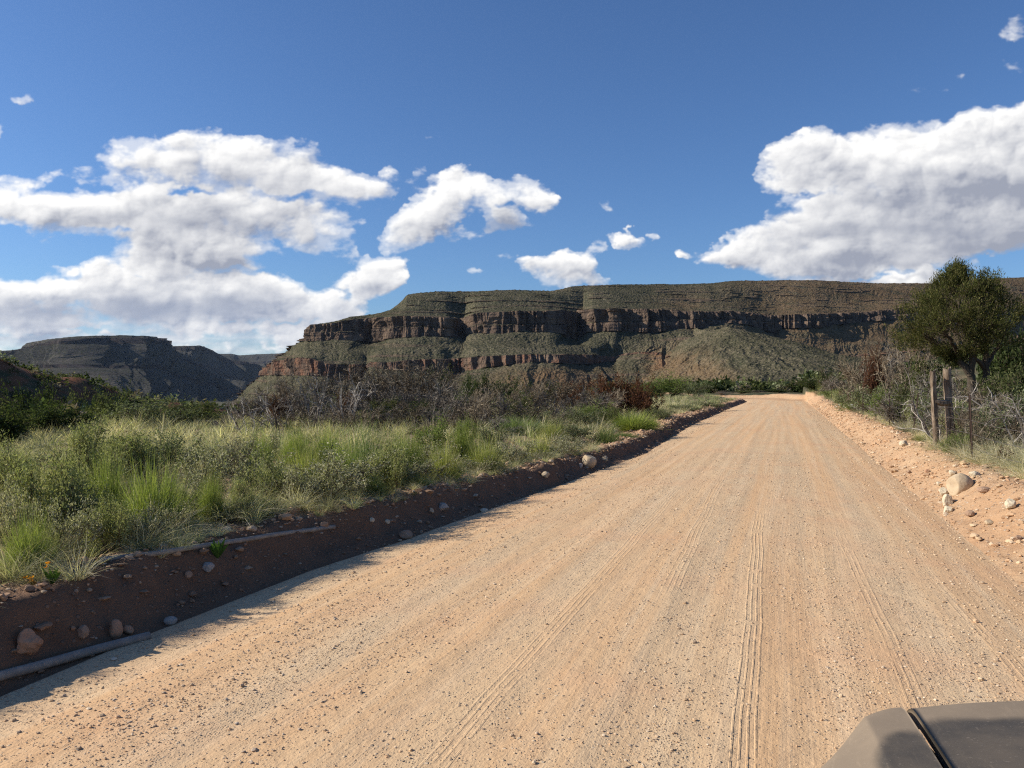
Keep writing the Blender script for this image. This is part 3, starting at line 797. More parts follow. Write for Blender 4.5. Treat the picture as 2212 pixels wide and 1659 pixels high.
    V = np.stack([GX+X0, GY+Y0, H], -1).reshape(-1, 3)
    o = mesh_obj('hill', V, grid_faces(400, 330), M, False, {'cliff': np.zeros(V.shape[0]), 'red': np.zeros(V.shape[0]), 'bare': bare_.ravel()})
    tag(o, 'smooth cone shaped scrub hill leaning against the mesa above the road bend', kind='structure')
    # the darker table mountains on the left
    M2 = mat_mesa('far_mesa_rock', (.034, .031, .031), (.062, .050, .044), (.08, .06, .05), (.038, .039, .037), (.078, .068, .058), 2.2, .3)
    sk = z1([(-900, 1420), (-300, 1380), (0, 1361), (95, 1352), (160, 1325), (280, 1305), (450, 1288), (620, 1285), (700, 1288), (760, 1294), (790, 1332), (850, 1372), (950, 1442), (1050, 1492), (1150, 1547), (1230, 1590), (1400, 1640)])
    tp = [(a, b+(5 if 130 < a < 320 else 12)) for a, b in sk]
    bs = [(a, b+(18 if 130 < a < 320 else 15)) for a, b in sk]
    m1 = z1([(-900, 1500), (0, 1450), (300, 1430), (500, 1430), (700, 1430), (900, 1500), (1100, 1560), (1400, 1650)])
    t1 = [(a, b+2) for a, b in m1]; b1 = [(a, b+9) for a, b in m1]
    tl = [(-400, 875), (100, 880), (300, 878), (500, 872), (640, 872)]
    def D2(x): return 2600 + 500*np.clip((x-310)/120., -.4, 1.6) + 90*np.sin(x/37.)
    lv = [(sk, lambda x: D2(x)+80), (tp, lambda x: D2(x)), (bs, lambda x: D2(x)-22), (t1, lambda x: D2(x)-190), (b1, lambda x: D2(x)-205), (tl, lambda x: D2(x)-760)]
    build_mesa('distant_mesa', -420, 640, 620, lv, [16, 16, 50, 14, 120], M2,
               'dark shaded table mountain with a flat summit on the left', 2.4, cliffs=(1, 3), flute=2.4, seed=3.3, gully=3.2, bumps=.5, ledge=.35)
    sk = z1([(500, 1345), (800, 1340), (1000, 1338), (1040, 1347), (1075, 1362), (1110, 1392), (1200, 1420), (1330, 1460), (1420, 1500), (1600, 1560)])
    tp = [(a, b+2) for a, b in sk]; bs = [(a, b+10) for a, b in sk]
    m1 = [(a, b+38) for a, b in sk]; b1 = [(a, b+43) for a, b in sk]
    tl = [(200, 872), (640, 868), (720, 868)]
    def D3(x): return 3900 + 400*np.clip((x-450)/120., -.4, 1.4) + 90*np.sin(x/29.)
    lv = [(sk, lambda x: D3(x)+120), (tp, lambda x: D3(x)), (bs, lambda x: D3(x)-30), (m1, lambda x: D3(x)-230), (b1, lambda x: D3(x)-250), (tl, lambda x: D3(x)-900)]
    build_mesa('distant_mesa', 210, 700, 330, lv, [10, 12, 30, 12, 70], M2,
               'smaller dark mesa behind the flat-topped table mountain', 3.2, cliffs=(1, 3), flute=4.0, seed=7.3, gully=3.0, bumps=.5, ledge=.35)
    sk = z1([(700, 1390), (1100, 1379), (1150, 1378), (1200, 1386), (1280, 1381), (1440, 1376), (1500, 1379), (1900, 1385)])
    def D4(x): return 6200 + 200*np.sin(x/41.)
    lv = [(sk, lambda x: D4(x)+200), ([(a, b+16) for a, b in sk], lambda x: D4(x)-300), ([(a, b+20) for a, b in sk], lambda x: D4(x)-330), ([(200, 872), (900, 866)], lambda x: D4(x)-1500)]
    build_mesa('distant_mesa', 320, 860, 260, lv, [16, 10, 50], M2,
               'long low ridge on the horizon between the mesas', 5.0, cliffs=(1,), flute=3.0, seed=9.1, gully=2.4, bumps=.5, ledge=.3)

TREADS += [(4.0, 15.0, 3.98, 3.73, 4, .042, .6), (9, 20, 3.1, 2.85, 4, .05, .22), (4.3, 18, 2.45, 2.20, 4, .045, .2), (4.5, 14, 4.95, 4.80, 3, .05, .2), (5, 12, 5.75, 5.5, 3, .05, .18)]
def build_haze():
    t = MT('thin_air'); v = t.N('ShaderNodeVolumePrincipled')
    v.inputs['Color'].default_value = (.62, .77, 1.0, 1); v.inputs['Density'].default_value = HAZE; v.inputs['Anisotropy'].default_value = .3
    t.L(v.outputs[0], t.out.inputs['Volume'])
    a, lo, hi = 15000.0, -75.0, 260.0
    V = [(x, y, z) for z in (lo, hi) for (x, y) in ((-a, -a), (a, -a), (a, a), (-a, a))]
    Fq = [(3, 2, 1, 0), (4, 5, 6, 7), (0, 1, 5, 4), (1, 2, 6, 5), (2, 3, 7, 6), (3, 0, 4, 7)]
    o = mesh_obj('haze', np.array(V), np.array(Fq), t.m)
    tag(o, 'thin bluish haze lying over the valley', kind='stuff')
HAZE = 0.000013
build_ground()
build_road()
build_mesas()
build_haze()

# ------------------------------------------------------------------ plant generators (numpy)
def unit(v): return v/np.maximum(np.linalg.norm(v, axis=-1, keepdims=True), 1e-9)

def polyl(rng, start, d, L, K, wob, grav=0.0):
    P = [start]; d = unit(d)
    for k in range(K-1):
        d = unit(d + rng.normal(size=d.shape)*wob + np.array([0, 0, grav]))
        P.append(P[-1]+d*(L/(K-1))[:, None])
    return np.stack(P, 1)

def kids(rng, P, R0, m, ratio, spread, tmin=.25, up=0.0):
    N, K, _ = P.shape
    seg = np.linalg.norm(P[:, -1]-P[:, 0], axis=1)
    idx = np.repeat(np.arange(N), m)
    t = rng.uniform(tmin, 1.0, len(idx))*(K-1)
    i = np.minimum(t.astype(int), K-2); f = (t-i)[:, None]
    a = P[idx, i]; b = P[idx, i+1]
    pos = a+(b-a)*f
    d = unit(unit(b-a) + spread*unit(rng.normal(size=a.shape)) + np.array([0, 0, up]))
    L = seg[idx]*ratio*rng.uniform(.55, 1.2, len(idx))
    R = R0[idx]*.55
    return pos, d, L, R

def tubes(P, R, tint, sides=3):
    N, K, _ = P.shape
    T = unit(np.gradient(P, axis=1))
    a = unit(np.cross(T, np.array([.31, .77, .55])+0*T)); b = np.cross(T, a)
    prof = np.linspace(1, .45, K)[None, :, None, None]
    ang = np.arange(sides)*2*math.pi/sides
    ca = np.cos(ang)[None, None, :, None]; sa = np.sin(ang)[None, None, :, None]
    V = P[:, :, None, :] + (a[:, :, None, :]*ca+b[:, :, None, :]*sa)*R[:, None, None, None]*prof
    base = (np.arange(N)*K*sides)[:, None, None]
    k = np.arange(K-1)[None, :, None]*sides; j = np.arange(sides)[None, None, :]; j2 = (np.arange(sides)+1) % sides
    j2 = j2[None, None, :]
    Fq = np.stack([base+k+j, base+k+j2, base+k+sides+j2, base+k+sides+j], -1).reshape(-1, 4)
    C_ = np.repeat(tint, K*sides, axis=0)
    return V.reshape(-1, 3), Fq, C_

def ribbons(rng, P, W, tint, tipdark=None):
    N, K, _ = P.shape
    T = unit(np.gradient(P, axis=1))
    side = unit(np.cross(T, unit(rng.normal(size=(N, 1, 3)))+0*T))
    prof = np.linspace(1, .12, K)[None, :, None]
    A = P+side*W[:, None, None]*prof*.5; B = P-side*W[:, None, None]*prof*.5
    V = np.stack([A, B], 2)
    base = (np.arange(N)*K*2)[:, None]; k = np.arange(K-1)[None, :]*2
    Fq = np.stack([base+k, base+k+1, base+k+3, base+k+2], -1).reshape(-1, 4)
    C_ = np.repeat(tint, K*2, axis=0)
    return V.reshape(-1, 3), Fq, C_

def leaves(rng, pos, L, W, tint, up=.3, dirs=None):
    N = len(pos)
    d = unit(rng.normal(size=(N, 3))+np.array([0, 0, up])) if dirs is None else unit(dirs+.55*rng.normal(size=(N, 3)))
    s = unit(np.cross(d, unit(rng.normal(size=(N, 3)))))
    L = (L*rng.uniform(.6, 1.3, N))[:, None]; W = (W*rng.uniform(.7, 1.3, N))[:, None]
    V = np.stack([pos, pos+d*L*.45+s*W*.5, pos+d*L, pos+d*L*.45-s*W*.5], 1).reshape(-1, 3)
    Fq = np.arange(N*4).reshape(-1, 4)
    return V, Fq, np.repeat(tint, 4, axis=0)

def join(parts):
    V = []; Fs = []; C_ = []; o = 0
    for (v, f, c) in parts:
        V.append(v); Fs.append(f+o); C_.append(c); o += len(v)
    return np.concatenate(V), np.concatenate(Fs), np.concatenate(C_)

def pick(rng, cols, n, jit=.15):
    c = np.array(cols)[rng.randint(0, len(cols), n)]
    return np.clip(c*(1+jit*rng.normal(size=(n, 1))), .004, 1)

LEAF = leaf_material('leaves', .36, 1.18)
GRASSM = leaf_material('grass_blades', .38, 1.45)
TWIG = leaf_material('twigs', .0, 1.0, .2)
PETAL = leaf_material('petals', .3)

STRAW = [(.50, .44, .29), (.60, .53, .37), (.44, .39, .25), (.36, .34, .22), (.32, .28, .18), (.26, .26, .15), (.22, .20, .13)]
GREENG = [(.18, .20, .09), (.22, .24, .12), (.30, .30, .18), (.44, .39, .26), (.13, .14, .08)]
TWIGC = [(.125, .095, .062), (.165, .13, .088), (.09, .068, .045), (.21, .17, .12), (.31, .26, .19)]

def g_tussock(seed, n=110, cols=STRAW, width=.006, curl=.2, K=5):
    rng = np.random.RandomState(seed)
    a = rng.uniform(0, 6.283, n); r = np.sqrt(rng.uniform(0, 1, n))*.16
    st = np.stack([r*np.cos(a), r*np.sin(a), 0*a-.03], -1)
    lean = rng.uniform(.1, .75, n)
    d = np.stack([np.cos(a)*lean, np.sin(a)*lean, 1+0*a], -1)+rng.normal(size=(n, 3))*.15
    L = rng.uniform(.45, 1.15, n)
    P = polyl(rng, st, d, L, K, .12, -curl)
    return ribbons(rng, P, np.full(n, width)*rng.uniform(.6, 1.5, n), pick(rng, cols, n))

def g_broom(seed, n=1500, cols=((.20, .31, .05), (.27, .37, .07), (.14, .24, .045)), width=.010):
    """round bush of fine upright green stems"""
    rng = np.random.RandomState(seed)
    st = np.stack([rng.normal(size=n)*.10, rng.normal(size=n)*.10, 0*np.zeros(n)], -1)
    d = unit(rng.normal(size=(n, 3))*np.array([1, 1, .7])+np.array([0, 0, .55])); d[:, 2] = np.abs(d[:, 2])
    L = rng.uniform(.35, 1.0, n)*(0.62+.30*perlin(d[:, 0]*2.2+seed, d[:, 1]*2.2, d[:, 2]*2))
    P = polyl(rng, st+d*rng.uniform(0, .35, n)[:, None], d, L, 4, .14, .10)
    return ribbons(rng, P, np.full(n, width)*rng.uniform(.6, 1.4, n), pick(rng, cols, n, .2))

def g_branches(seed, stems=8, length=.62, levels=((6, .55, .8), (6, .55, .9), (4, .55, 1.0)), spread=.75, r0=.018, cols=TWIGC, wob=.16, up=.05):
    rng = np.random.RandomState(seed)
    a = rng.uniform(0, 6.283, stems)
    st = np.stack([.06*np.cos(a), .06*np.sin(a), 0*a-.05], -1)
    d = np.stack([np.cos(a)*spread*rng.uniform(.2, 1.2, stems), np.sin(a)*spread*rng.uniform(.2, 1.2, stems), np.ones(stems)], -1)
    P = polyl(rng, st, d, length*rng.uniform(.7, 1.15, stems), 6, wob, .03)
    Rr = np.full(stems, r0)*rng.uniform(.7, 1.2, stems)
    out = [(P, Rr)]
    for (m, ratio, sp) in levels:
        pos, dd, L, R2 = kids(rng, P, Rr, m, ratio, sp, .22, up)
        P = polyl(rng, pos, dd, L, 4, wob*1.3, 0.0); Rr = np.maximum(R2, .0028)
        out.append((P, Rr))
    return rng, out

def g_bare(seed, **k):
    rng, out = g_branches(seed, **k)
    cols = k.get('cols', TWIGC)
    return join([tubes(P, R_, pick(rng, cols, len(P))) for P, R_ in out])

def g_leafy(seed, cols, leafn=5000, L=.045, W=.020, clump=.05, **k):
    rng, out = g_branches(seed, **k)
    stem = join([tubes(P, R_, pick(rng, [(.10, .075, .05), (.14, .11, .08)], len(P))) for P, R_ in out])
    P = out[-1][0]; idx = rng.randint(0, len(P), leafn); i = rng.randint(1, P.shape[1], leafn)
    pos = P[idx, i]+rng.normal(size=(leafn, 3))*clump
    pos[:, 2] = np.maximum(pos[:, 2], .02)
    shade = 1+.35*perlin(pos[:, 0]*4+seed, pos[:, 1]*4, pos[:, 2]*4)
    tint = pick(rng, cols, leafn, .18)*shade[:, None]
    return stem, leaves(rng, pos, L, W, tint)

OLIVE = [(.080, .090, .038), (.110, .118, .050), (.056, .066, .028)]
DKGREEN = [(.042, .056, .022), (.062, .078, .030), (.030, .042, .018)]
FRESH = [(.13, .17, .048), (.18, .22, .060), (.09, .125, .036)]
FRESHBR = [(.17, .25, .05), (.23, .32, .065), (.12, .185, .045)]
YGREEN = [(.25, .265, .115), (.34, .33, .17), (.18, .20, .08)]
SILVER = [(.22, .22, .13), (.29, .28, .18), (.16, .165, .09), (.40, .37, .27)]
BROWN = [(.095, .045, .028), (.13, .065, .040), (.07, .035, .022)]
GREYG = [(.15, .17, .09), (.20, .21, .12), (.11, .13, .065)]

PROTO = {}
def proto(kind):
    """mesh data shared by copies: list of (part name, mesh) for one plant of unit size"""
    if kind in PROTO: return PROTO[kind]
    name, v = kind
    sd = 100+v*13+sum(map(ord, name))
    small = dict(stems=8, levels=((5, .55, .8), (5, .55, .9)), length=.55, r0=.014)
    if name == 'bare':
        bc = TWIGC if v % 2 else [(.19, .165, .135), (.15, .125, .10), (.26, .23, .19), (.11, .09, .07)]
        p = [('branches', g_bare(sd, cols=bc, stems=9, length=.66, levels=((6, .52, .8), (7, .55, .9), (5, .55, 1.0)), r0=.016), TWIG)]
    elif name == 'bare_open':
        p = [('branches', g_bare(sd, stems=6, length=.80, levels=((4, .5, .8), (4, .5, 1.0), (3, .5, 1.1)), r0=.020, wob=.22, spread=.9, cols=[(.30, .27, .23), (.20, .17, .14), (.40, .36, .31), (.10, .08, .07)]), TWIG)]
    elif name == 'brown':
        rng, out = g_branches(sd, stems=12, length=.60, levels=((7, .5, 1.), (6, .5, 1.1), (3, .5, 1.1)), r0=.014)
        st = join([tubes(P, R_, pick(rng, BROWN, len(P))) for P, R_ in out])
        P = out[-1][0]; n = 5000; idx = rng.randint(0, len(P), n)
        pos = P[idx, rng.randint(0, 4, n)]+rng.normal(size=(n, 3))*.03
        p = [('branches', st, TWIG), ('dead_leaves', leaves(rng, pos, .05, .018, pick(rng, BROWN, n, .25)), LEAF)]
    elif name == 'broom':
        p = [('stems', g_broom(sd, 2600, ((.23, .275, .07), (.31, .345, .10), (.165, .205, .055))), LEAF)]
    elif name == 'broom_dull':
        p = [('stems', g_broom(sd, 1700, ((.15, .19, .075), (.20, .23, .10), (.11, .15, .055))), LEAF)]
    elif name == 'broom_yellow':
        p = [('stems', g_broom(sd, 1600, ((.30, .32, .09), (.24, .28, .07), (.36, .34, .15))), LEAF)]
    else:
        cols, lf, L, W, cl = {'olive': (OLIVE, 5200, .05, .022, .045), 'dark': (DKGREEN, 6500, .05, .024, .05), 'fresh': (FRESH, 5200, .045, .015, .05), 'vivid': (FRESHBR, 4500, .045, .014, .04),
                              'feather': (YGREEN, 10000, .042, .013, .06), 'silver': (SILVER, 3600, .045, .018, .035), 'greygreen': (GREYG, 4200, .045, .018, .045)}[name]
        k = dict(stems=9, length=.62, levels=((6, .5, .9), (6, .5, 1.0)), r0=.014)
        if name == 'silver': k = dict(stems=14, length=.7, levels=((5, .45, .7), (4, .4, .9)), r0=.010)
        st, lv = g_leafy(sd, cols, lf, L, W, cl, **k)
        p = [('branches', st, TWIG), ('foliage', lv, LEAF)]
    # normalise to unit height and unit width
    allv = np.concatenate([q[1][0] for q in p])
    h = np.percentile(allv[:, 2], 99.3); w = 2*np.percentile(np.hypot(allv[:, 0], allv[:, 1]), 96)
    res = []
    for (pn, (V, Fq, C_), m) in p:
        V = V*np.array([1/w, 1/w, 1/h])
        res.append((pn, mesh_data(pn, V, Fq, m, False, {'tint': C_})))
    PROTO[kind] = res
    return res

_prng = np.random.RandomState(99)
def plant(kind, name, cat, px, Y, top, wpx, label, group=None, z=None, hmin=.2, tilt=None):
    """one plant: root empty with its parts, foot on the ground below the picture column px at forward distance Y"""
    while True:
        X = (px-CX)/F*Y
        tt = float(road_t(np.array([X]), np.array([Y]))[0])
        lim = -float(bank_foot(Y*1.03))-.65-.3*wpx*Y/F
        if -1e9 < tt < WID/2 and tt > lim and Y < 60: Y += .1
        elif WID/2 <= tt < WID+1.1+.25*wpx*Y/F and Y < 90: Y += .1
        else: break
    zg = zat(X, Y) if z is None else z
    h = max(hmin, EYE+(CY-top)/F*Y-zg)
    w = wpx*Y/F*(1.25 if kind[0].startswith('broom') or kind[0] == 'silver' else 1.0)
    parts = proto(kind)
    rz = _prng.uniform(0, 6.28)
    if len(parts) == 1:
        o = bpy.data.objects.new(name, parts[0][1]); C.objects.link(o)
        o.location = (X, Y, zg-.02); o.rotation_euler = (0, 0, rz); o.scale = (w, w, h+.02)
        tag(o, label, cat, group)
        return o
    r = empty(name, (X, Y, zg-.02), rz, (w, w, h+.02))
    tag(r, label, cat, group)
    for (pn, me) in parts:
        c = bpy.data.objects.new(pn, me); C.objects.link(c); c.parent = r
    return r

ORD = ['first', 'second', 'third', 'fourth', 'fifth', 'sixth', 'seventh', 'eighth', 'ninth', 'tenth', 'eleventh', 'twelfth', 'thirteenth', 'fourteenth', 'fifteenth',
       'sixteenth', 'seventeenth', 'eighteenth', 'nineteenth', 'twentieth', 'twenty-first', 'twenty-second', 'twenty-third', 'twenty-fourth', 'twenty-fifth', 'twenty-sixth', 'twenty-seventh', 'twenty-eighth',
       'twenty-ninth', 'thirtieth', 'thirty-first', 'thirty-second', 'thirty-third', 'thirty-fourth', 'thirty-fifth']
def row(kindname, name, cat, items, fmt, group):
    items = sorted(items)
    for i, it in enumerate(items):
        px, Y, top, wpx = it[:4]
        kn = it[4] if len(it) > 4 else kindname
        plant((kn, i % 4), name, cat, px, Y, top, wpx, fmt.format(ORD[i]), group)

# ------------------------------------------------------------------ loose ground cover
def scatter(protos, pos, rz, sc, which, tintmul):
    """join many copies of small meshes in one; sc is (n, 3)"""
    outs = []
    for k, (V, Fq, C_) in enumerate(protos):
        m = np.where(which == k)[0]
        if not len(m): continue
        c = np.cos(rz[m])[:, None]; s = np.sin(rz[m])[:, None]
        v = V[None]*sc[m][:, None, :]
        x = v[..., 0]*c-v[..., 1]*s; y = v[..., 0]*s+v[..., 1]*c
        W = np.stack([x, y, v[..., 2]], -1)+pos[m][:, None, :]
        f = (Fq[None]+(np.arange(len(m))*len(V))[:, None, None]).reshape(-1, Fq.shape[1])
        cc = (C_[None]*tintmul[m][:, None, :]).reshape(-1, 3)
        outs.append((W.reshape(-1, 3), f, cc))
    return join(outs)

def build_grass():
    rng = np.random.RandomState(5)
    near = [g_tussock(10+i, 150, STRAW, .0085, .20, 6) for i in range(4)] + [g_tussock(20+i, 150, GREENG, .0085, .14, 6) for i in range(3)]
    farp = [g_tussock(30+i, 50, STRAW, .022, .18, 4) for i in range(4)] + [g_tussock(40+i, 50, GREENG, .022, .14, 4) for i in range(3)]
    def place(protos, s, t, hmin, hmax, green):
        x, y = xy_of(s, t); z = height(x, y)
        n = len(s)
        dens = perlin(x/2.2, y/2.2, 8.0)
        g = (rng.uniform(0, 1, n) < green+.5*perlin(x/3.0, y/3.0, 4.0))
        which = np.where(g, 4+rng.randint(0, 3, n), rng.randint(0, 4, n))
        hh = rng.uniform(hmin, hmax, n)*(1+.6*dens)*np.where(rng.uniform(size=n) < .25, .55, 1.0)
        sc = np.stack([hh*1.25, hh*1.25, hh], -1)
        tm = np.clip(1+.28*rng.normal(size=(n, 1)), .45, 1.6)*np.ones((1, 3))
        return scatter(protos, np.stack([x, y, z], -1), rng.uniform(0, 6.28, n), sc, which, tm)
    # left terrace, near
    n = 2600
    s = rng.uniform(1.5, 17, n); t = rng.uniform(-18.5, -1.35, n)
    keep = rng.uniform(0, 1, n) < .36+1.1*perlin(s/.9, t/.9, 3.0)+.12*sstep(-2, -4, t)
    keep &= t < -bank_foot(s)-.60
    a = place(near, s[keep], t[keep], .28, .52, .12)
    n = 4200
    s = 16+44*rng.uniform(0, 1, n)**1.25; te = terrace_edge(s)
    t = -1.5+(te+1.5-3)*rng.uniform(0, 1, n)**.9
    keep = (rng.uniform(0, 1, n) < .48+.8*perlin(s/1.5, t/1.5, 3.0)) & (t < -bank_foot(s)-1.1)
    b = place(farp, s[keep], t[keep], .28, .60, .26)
    # grass hanging over the lip of the bank
    n = 520
    s = rng.uniform(2.5, 22, n); t = -bank_foot(s)-rng.uniform(.33, 1.2, n)
    keep = rng.uniform(0, 1, n) < .5+.7*perlin(s/.6, t/.6, 13.0)
    f = place(near, s[keep], t[keep], .14, .34, .4)
    # thin strip to the far bend
    n = 700
    s = rng.uniform(55, 98, n); t = rng.uniform(-9, -1.3, n)
    c = place(farp, s, t, .25, .5, .8)
    # right side on the berm
    n = 800
    s = 6+50*rng.uniform(0, 1, n)**1.5; t = WID+1.15+1.1*sstep(16, 6, s)+rng.uniform(0, 1, n)**1.3*2.6
    keep = rng.uniform(0, 1, n) < .5+.5*perlin(s/1.2, t/1.2, 6.0)
    d = place(near, s[keep], t[keep], .22, .5, .25)
    n = 500
    s = rng.uniform(50, 98, n); t = rng.uniform(WID+1.3, WID+5, n)
    e = place(farp, s, t, .3, .6, .7)
    V, Fq, C_ = join([a, b, c, d, e, f])
    o = mesh_obj('grass', V, Fq, GRASSM, False, {'tint': C_})
    tag(o, 'straw coloured and grey green bunch grass growing on both verges', 'grass', kind='stuff')

def g_clump(seed, cols, n=130, leaf=.20, up=.3):
    rng = np.random.RandomState(seed)
    d = unit(rng.normal(size=(n, 3))); d[:, 2] = np.abs(d[:, 2])
    r = rng.uniform(.35, 1, n)**.5*(1+.3*perlin(d[:, 0]*1.7+seed, d[:, 1]*1.7, d[:, 2]))
    pos = d*r[:, None]*np.array([.5, .5, .85])
    return leaves(rng, pos, leaf, leaf*.55, pick(rng, cols, n, .25), up, dirs=d+np.array([0, 0, .3]))

def build_scrub():
    rng = np.random.RandomState(8)
    P_ = [g_clump(i, c, 240, .13) for i, c in enumerate([OLIVE, DKGREEN, OLIVE, GREYG, [(.13, .105, .08), (.17, .14, .11)], DKGREEN])]
    Pf = [(V, Fq, C_) for V, Fq, C_ in [g_clump(20+i, c, 60, .26) for i, c in enumerate([OLIVE, DKGREEN, OLIVE, GREYG, [(.13, .105, .08), (.17, .14, .11)], DKGREEN])]]
    def place(protos, x, y, h0, h1, flat=1.5):
        z = height(x, y); n = len(x)
        hh = rng.uniform(h0, h1, n)*(1+.3*rng.normal(size=n).clip(-1, 1)*.5)
        sc = np.stack([hh*flat, hh*flat, hh], -1)
        return scatter(protos, np.stack([x, y, z-.1], -1), rng.uniform(0, 6.28, n), sc, rng.randint(0, 6, n), np.clip(1+.2*rng.normal(size=(n, 1)), .5, 1.6)*np.ones((1, 3)))
    outs = []
    # slope and valley on the left of the terrace
    n = 1900; y = rng.uniform(20, 110, n); ax = rng.uniform(-.85, .22, n); x = ax*y
    s, t = st_of(x, y); keep = (terrace_edge(s)-t > 2.0)
    outs.append(place(P_, x[keep], y[keep], .6, 1.5))
    # dark hill
    n = 2600; y = rng.uniform(95, 185, n); x = -rng.uniform(58, 215, n)
    outs.append(place(Pf, x, y, .7, 1.9))
    # broad flat between the bend and the mesa
    n = 5200; y = 116+430*rng.uniform(0, 1, n)**1.5; x = y*rng.uniform(-.60, .75, n)
    t = road_t(x, y); keep = (t < -3) | (t > WID+3)
    keep &= ~((x < -50) & (y < 190))
    outs.append(place(Pf, x[keep], y[keep], .8, 2.2))
    # valley floor far to the left
    n = 5200; y = 190+700*rng.uniform(0, 1, n)**1.3; x = y*rng.uniform(-.62, -.16, n)
    outs.append(place(Pf, x, y, 1.2, 3.2))
    # right of the fence
    n = 900; y = rng.uniform(14, 112, n); ax = rng.uniform(.3, .9, n); x = ax*y
    s, t = st_of(x, y); keep = (t > WID+4.2) & (s < 112)
    outs.append(place(P_, x[keep], y[keep], .5, 1.2))
    V, Fq, C_ = join(outs)
    o = mesh_obj('scrub', V, Fq, LEAF, False, {'tint': C_})
    tag(o, 'low dark olive scrub covering the valley floor and the hillsides', 'scrub', kind='stuff')

# ------------------------------------------------------------------ stones
def ico(sub):
    t = (1+5**.5)/2
    V = [(-1, t, 0), (1, t, 0), (-1, -t, 0), (1, -t, 0), (0, -1, t), (0, 1, t), (0, -1, -t), (0, 1, -t), (t, 0, -1), (t, 0, 1), (-t, 0, -1), (-t, 0, 1)]
    Fc = [(0, 11, 5), (0, 5, 1), (0, 1, 7), (0, 7, 10), (0, 10, 11), (1, 5, 9), (5, 11, 4), (11, 10, 2), (10, 7, 6), (7, 1, 8), (3, 9, 4), (3, 4, 2), (3, 2, 6), (3, 6, 8), (3, 8, 9), (4, 9, 5), (2, 4, 11), (6, 2, 10), (8, 6, 7), (9, 8, 1)]
    V = [np.array(v)/math.hypot(1, t) for v in V]
    for _ in range(sub):
        cache = {}; nf = []
        def midp(a, b):
            k = (min(a, b), max(a, b))
            if k not in cache:
                m = V[a]+V[b]; V.append(m/np.linalg.norm(m)); cache[k] = len(V)-1
            return cache[k]
        for a, b, c in Fc:
            ab, bc, ca = midp(a, b), midp(b, c), midp(c, a)
            nf += [(a, ab, ca), (b, bc, ab), (c, ca, bc), (ab, bc, ca)]
        Fc = nf
    return np.array(V), np.array(Fc)

def g_stone(seed, sub, cuts=6, rough=.12):
    rng = np.random.RandomState(seed); V, Fc = ico(sub)
    V = V.copy()
    for _ in range(cuts):
        n = unit(rng.normal(size=3)); d = rng.uniform(.55, .9)
        k = V@n; V -= np.where(k > d, k-d, 0)[:, None]*n*.92
    V = V*(1+rough*fbm(V[:, 0]*1.6+seed, V[:, 1]*1.6, V[:, 2]*1.6, 4))[:, None]
    V = V/np.abs(V).max(axis=0)
    return V*.5, Fc

ROCKS = {}
def boulder(px, py, w, h, label, mat='pale', seed=0, depth=None, z=None, sink=.18, cuts=6, rot=None, cat='boulder', name='boulder', rough=.12, sub=4, tilt=0.0, group=None):
    """stone whose foot is at picture point (px, py); w, h in picture units"""
    # find where the view ray meets the land
    lo = None
    Ys = np.arange(3.0, 90, .02)
    X = (px-CX)/F*Ys; zr = EYE+(CY-py)/F*Ys; zg = height(X, Ys)
    i = int(np.argmax(zr <= zg)) if z is None else 0
    Y = Ys[i]; x0 = X[i]; z0 = zg[i]
    ww = w*Y/F; hh = h*Y/F
    V, Fc = g_stone(seed, sub, cuts, rough)
    V = V*np.array([ww, depth or ww*.9, hh*(1+sink)])
    o = mesh_obj(name, V, Fc, ROCKS[mat], True, None)
    o.location = (x0, Y+.2*ww, z0+hh*(.5-sink*.5)); o.rotation_euler = (0, tilt, rot if rot is not None else 0)
    tag(o, label, cat, group)
    return o

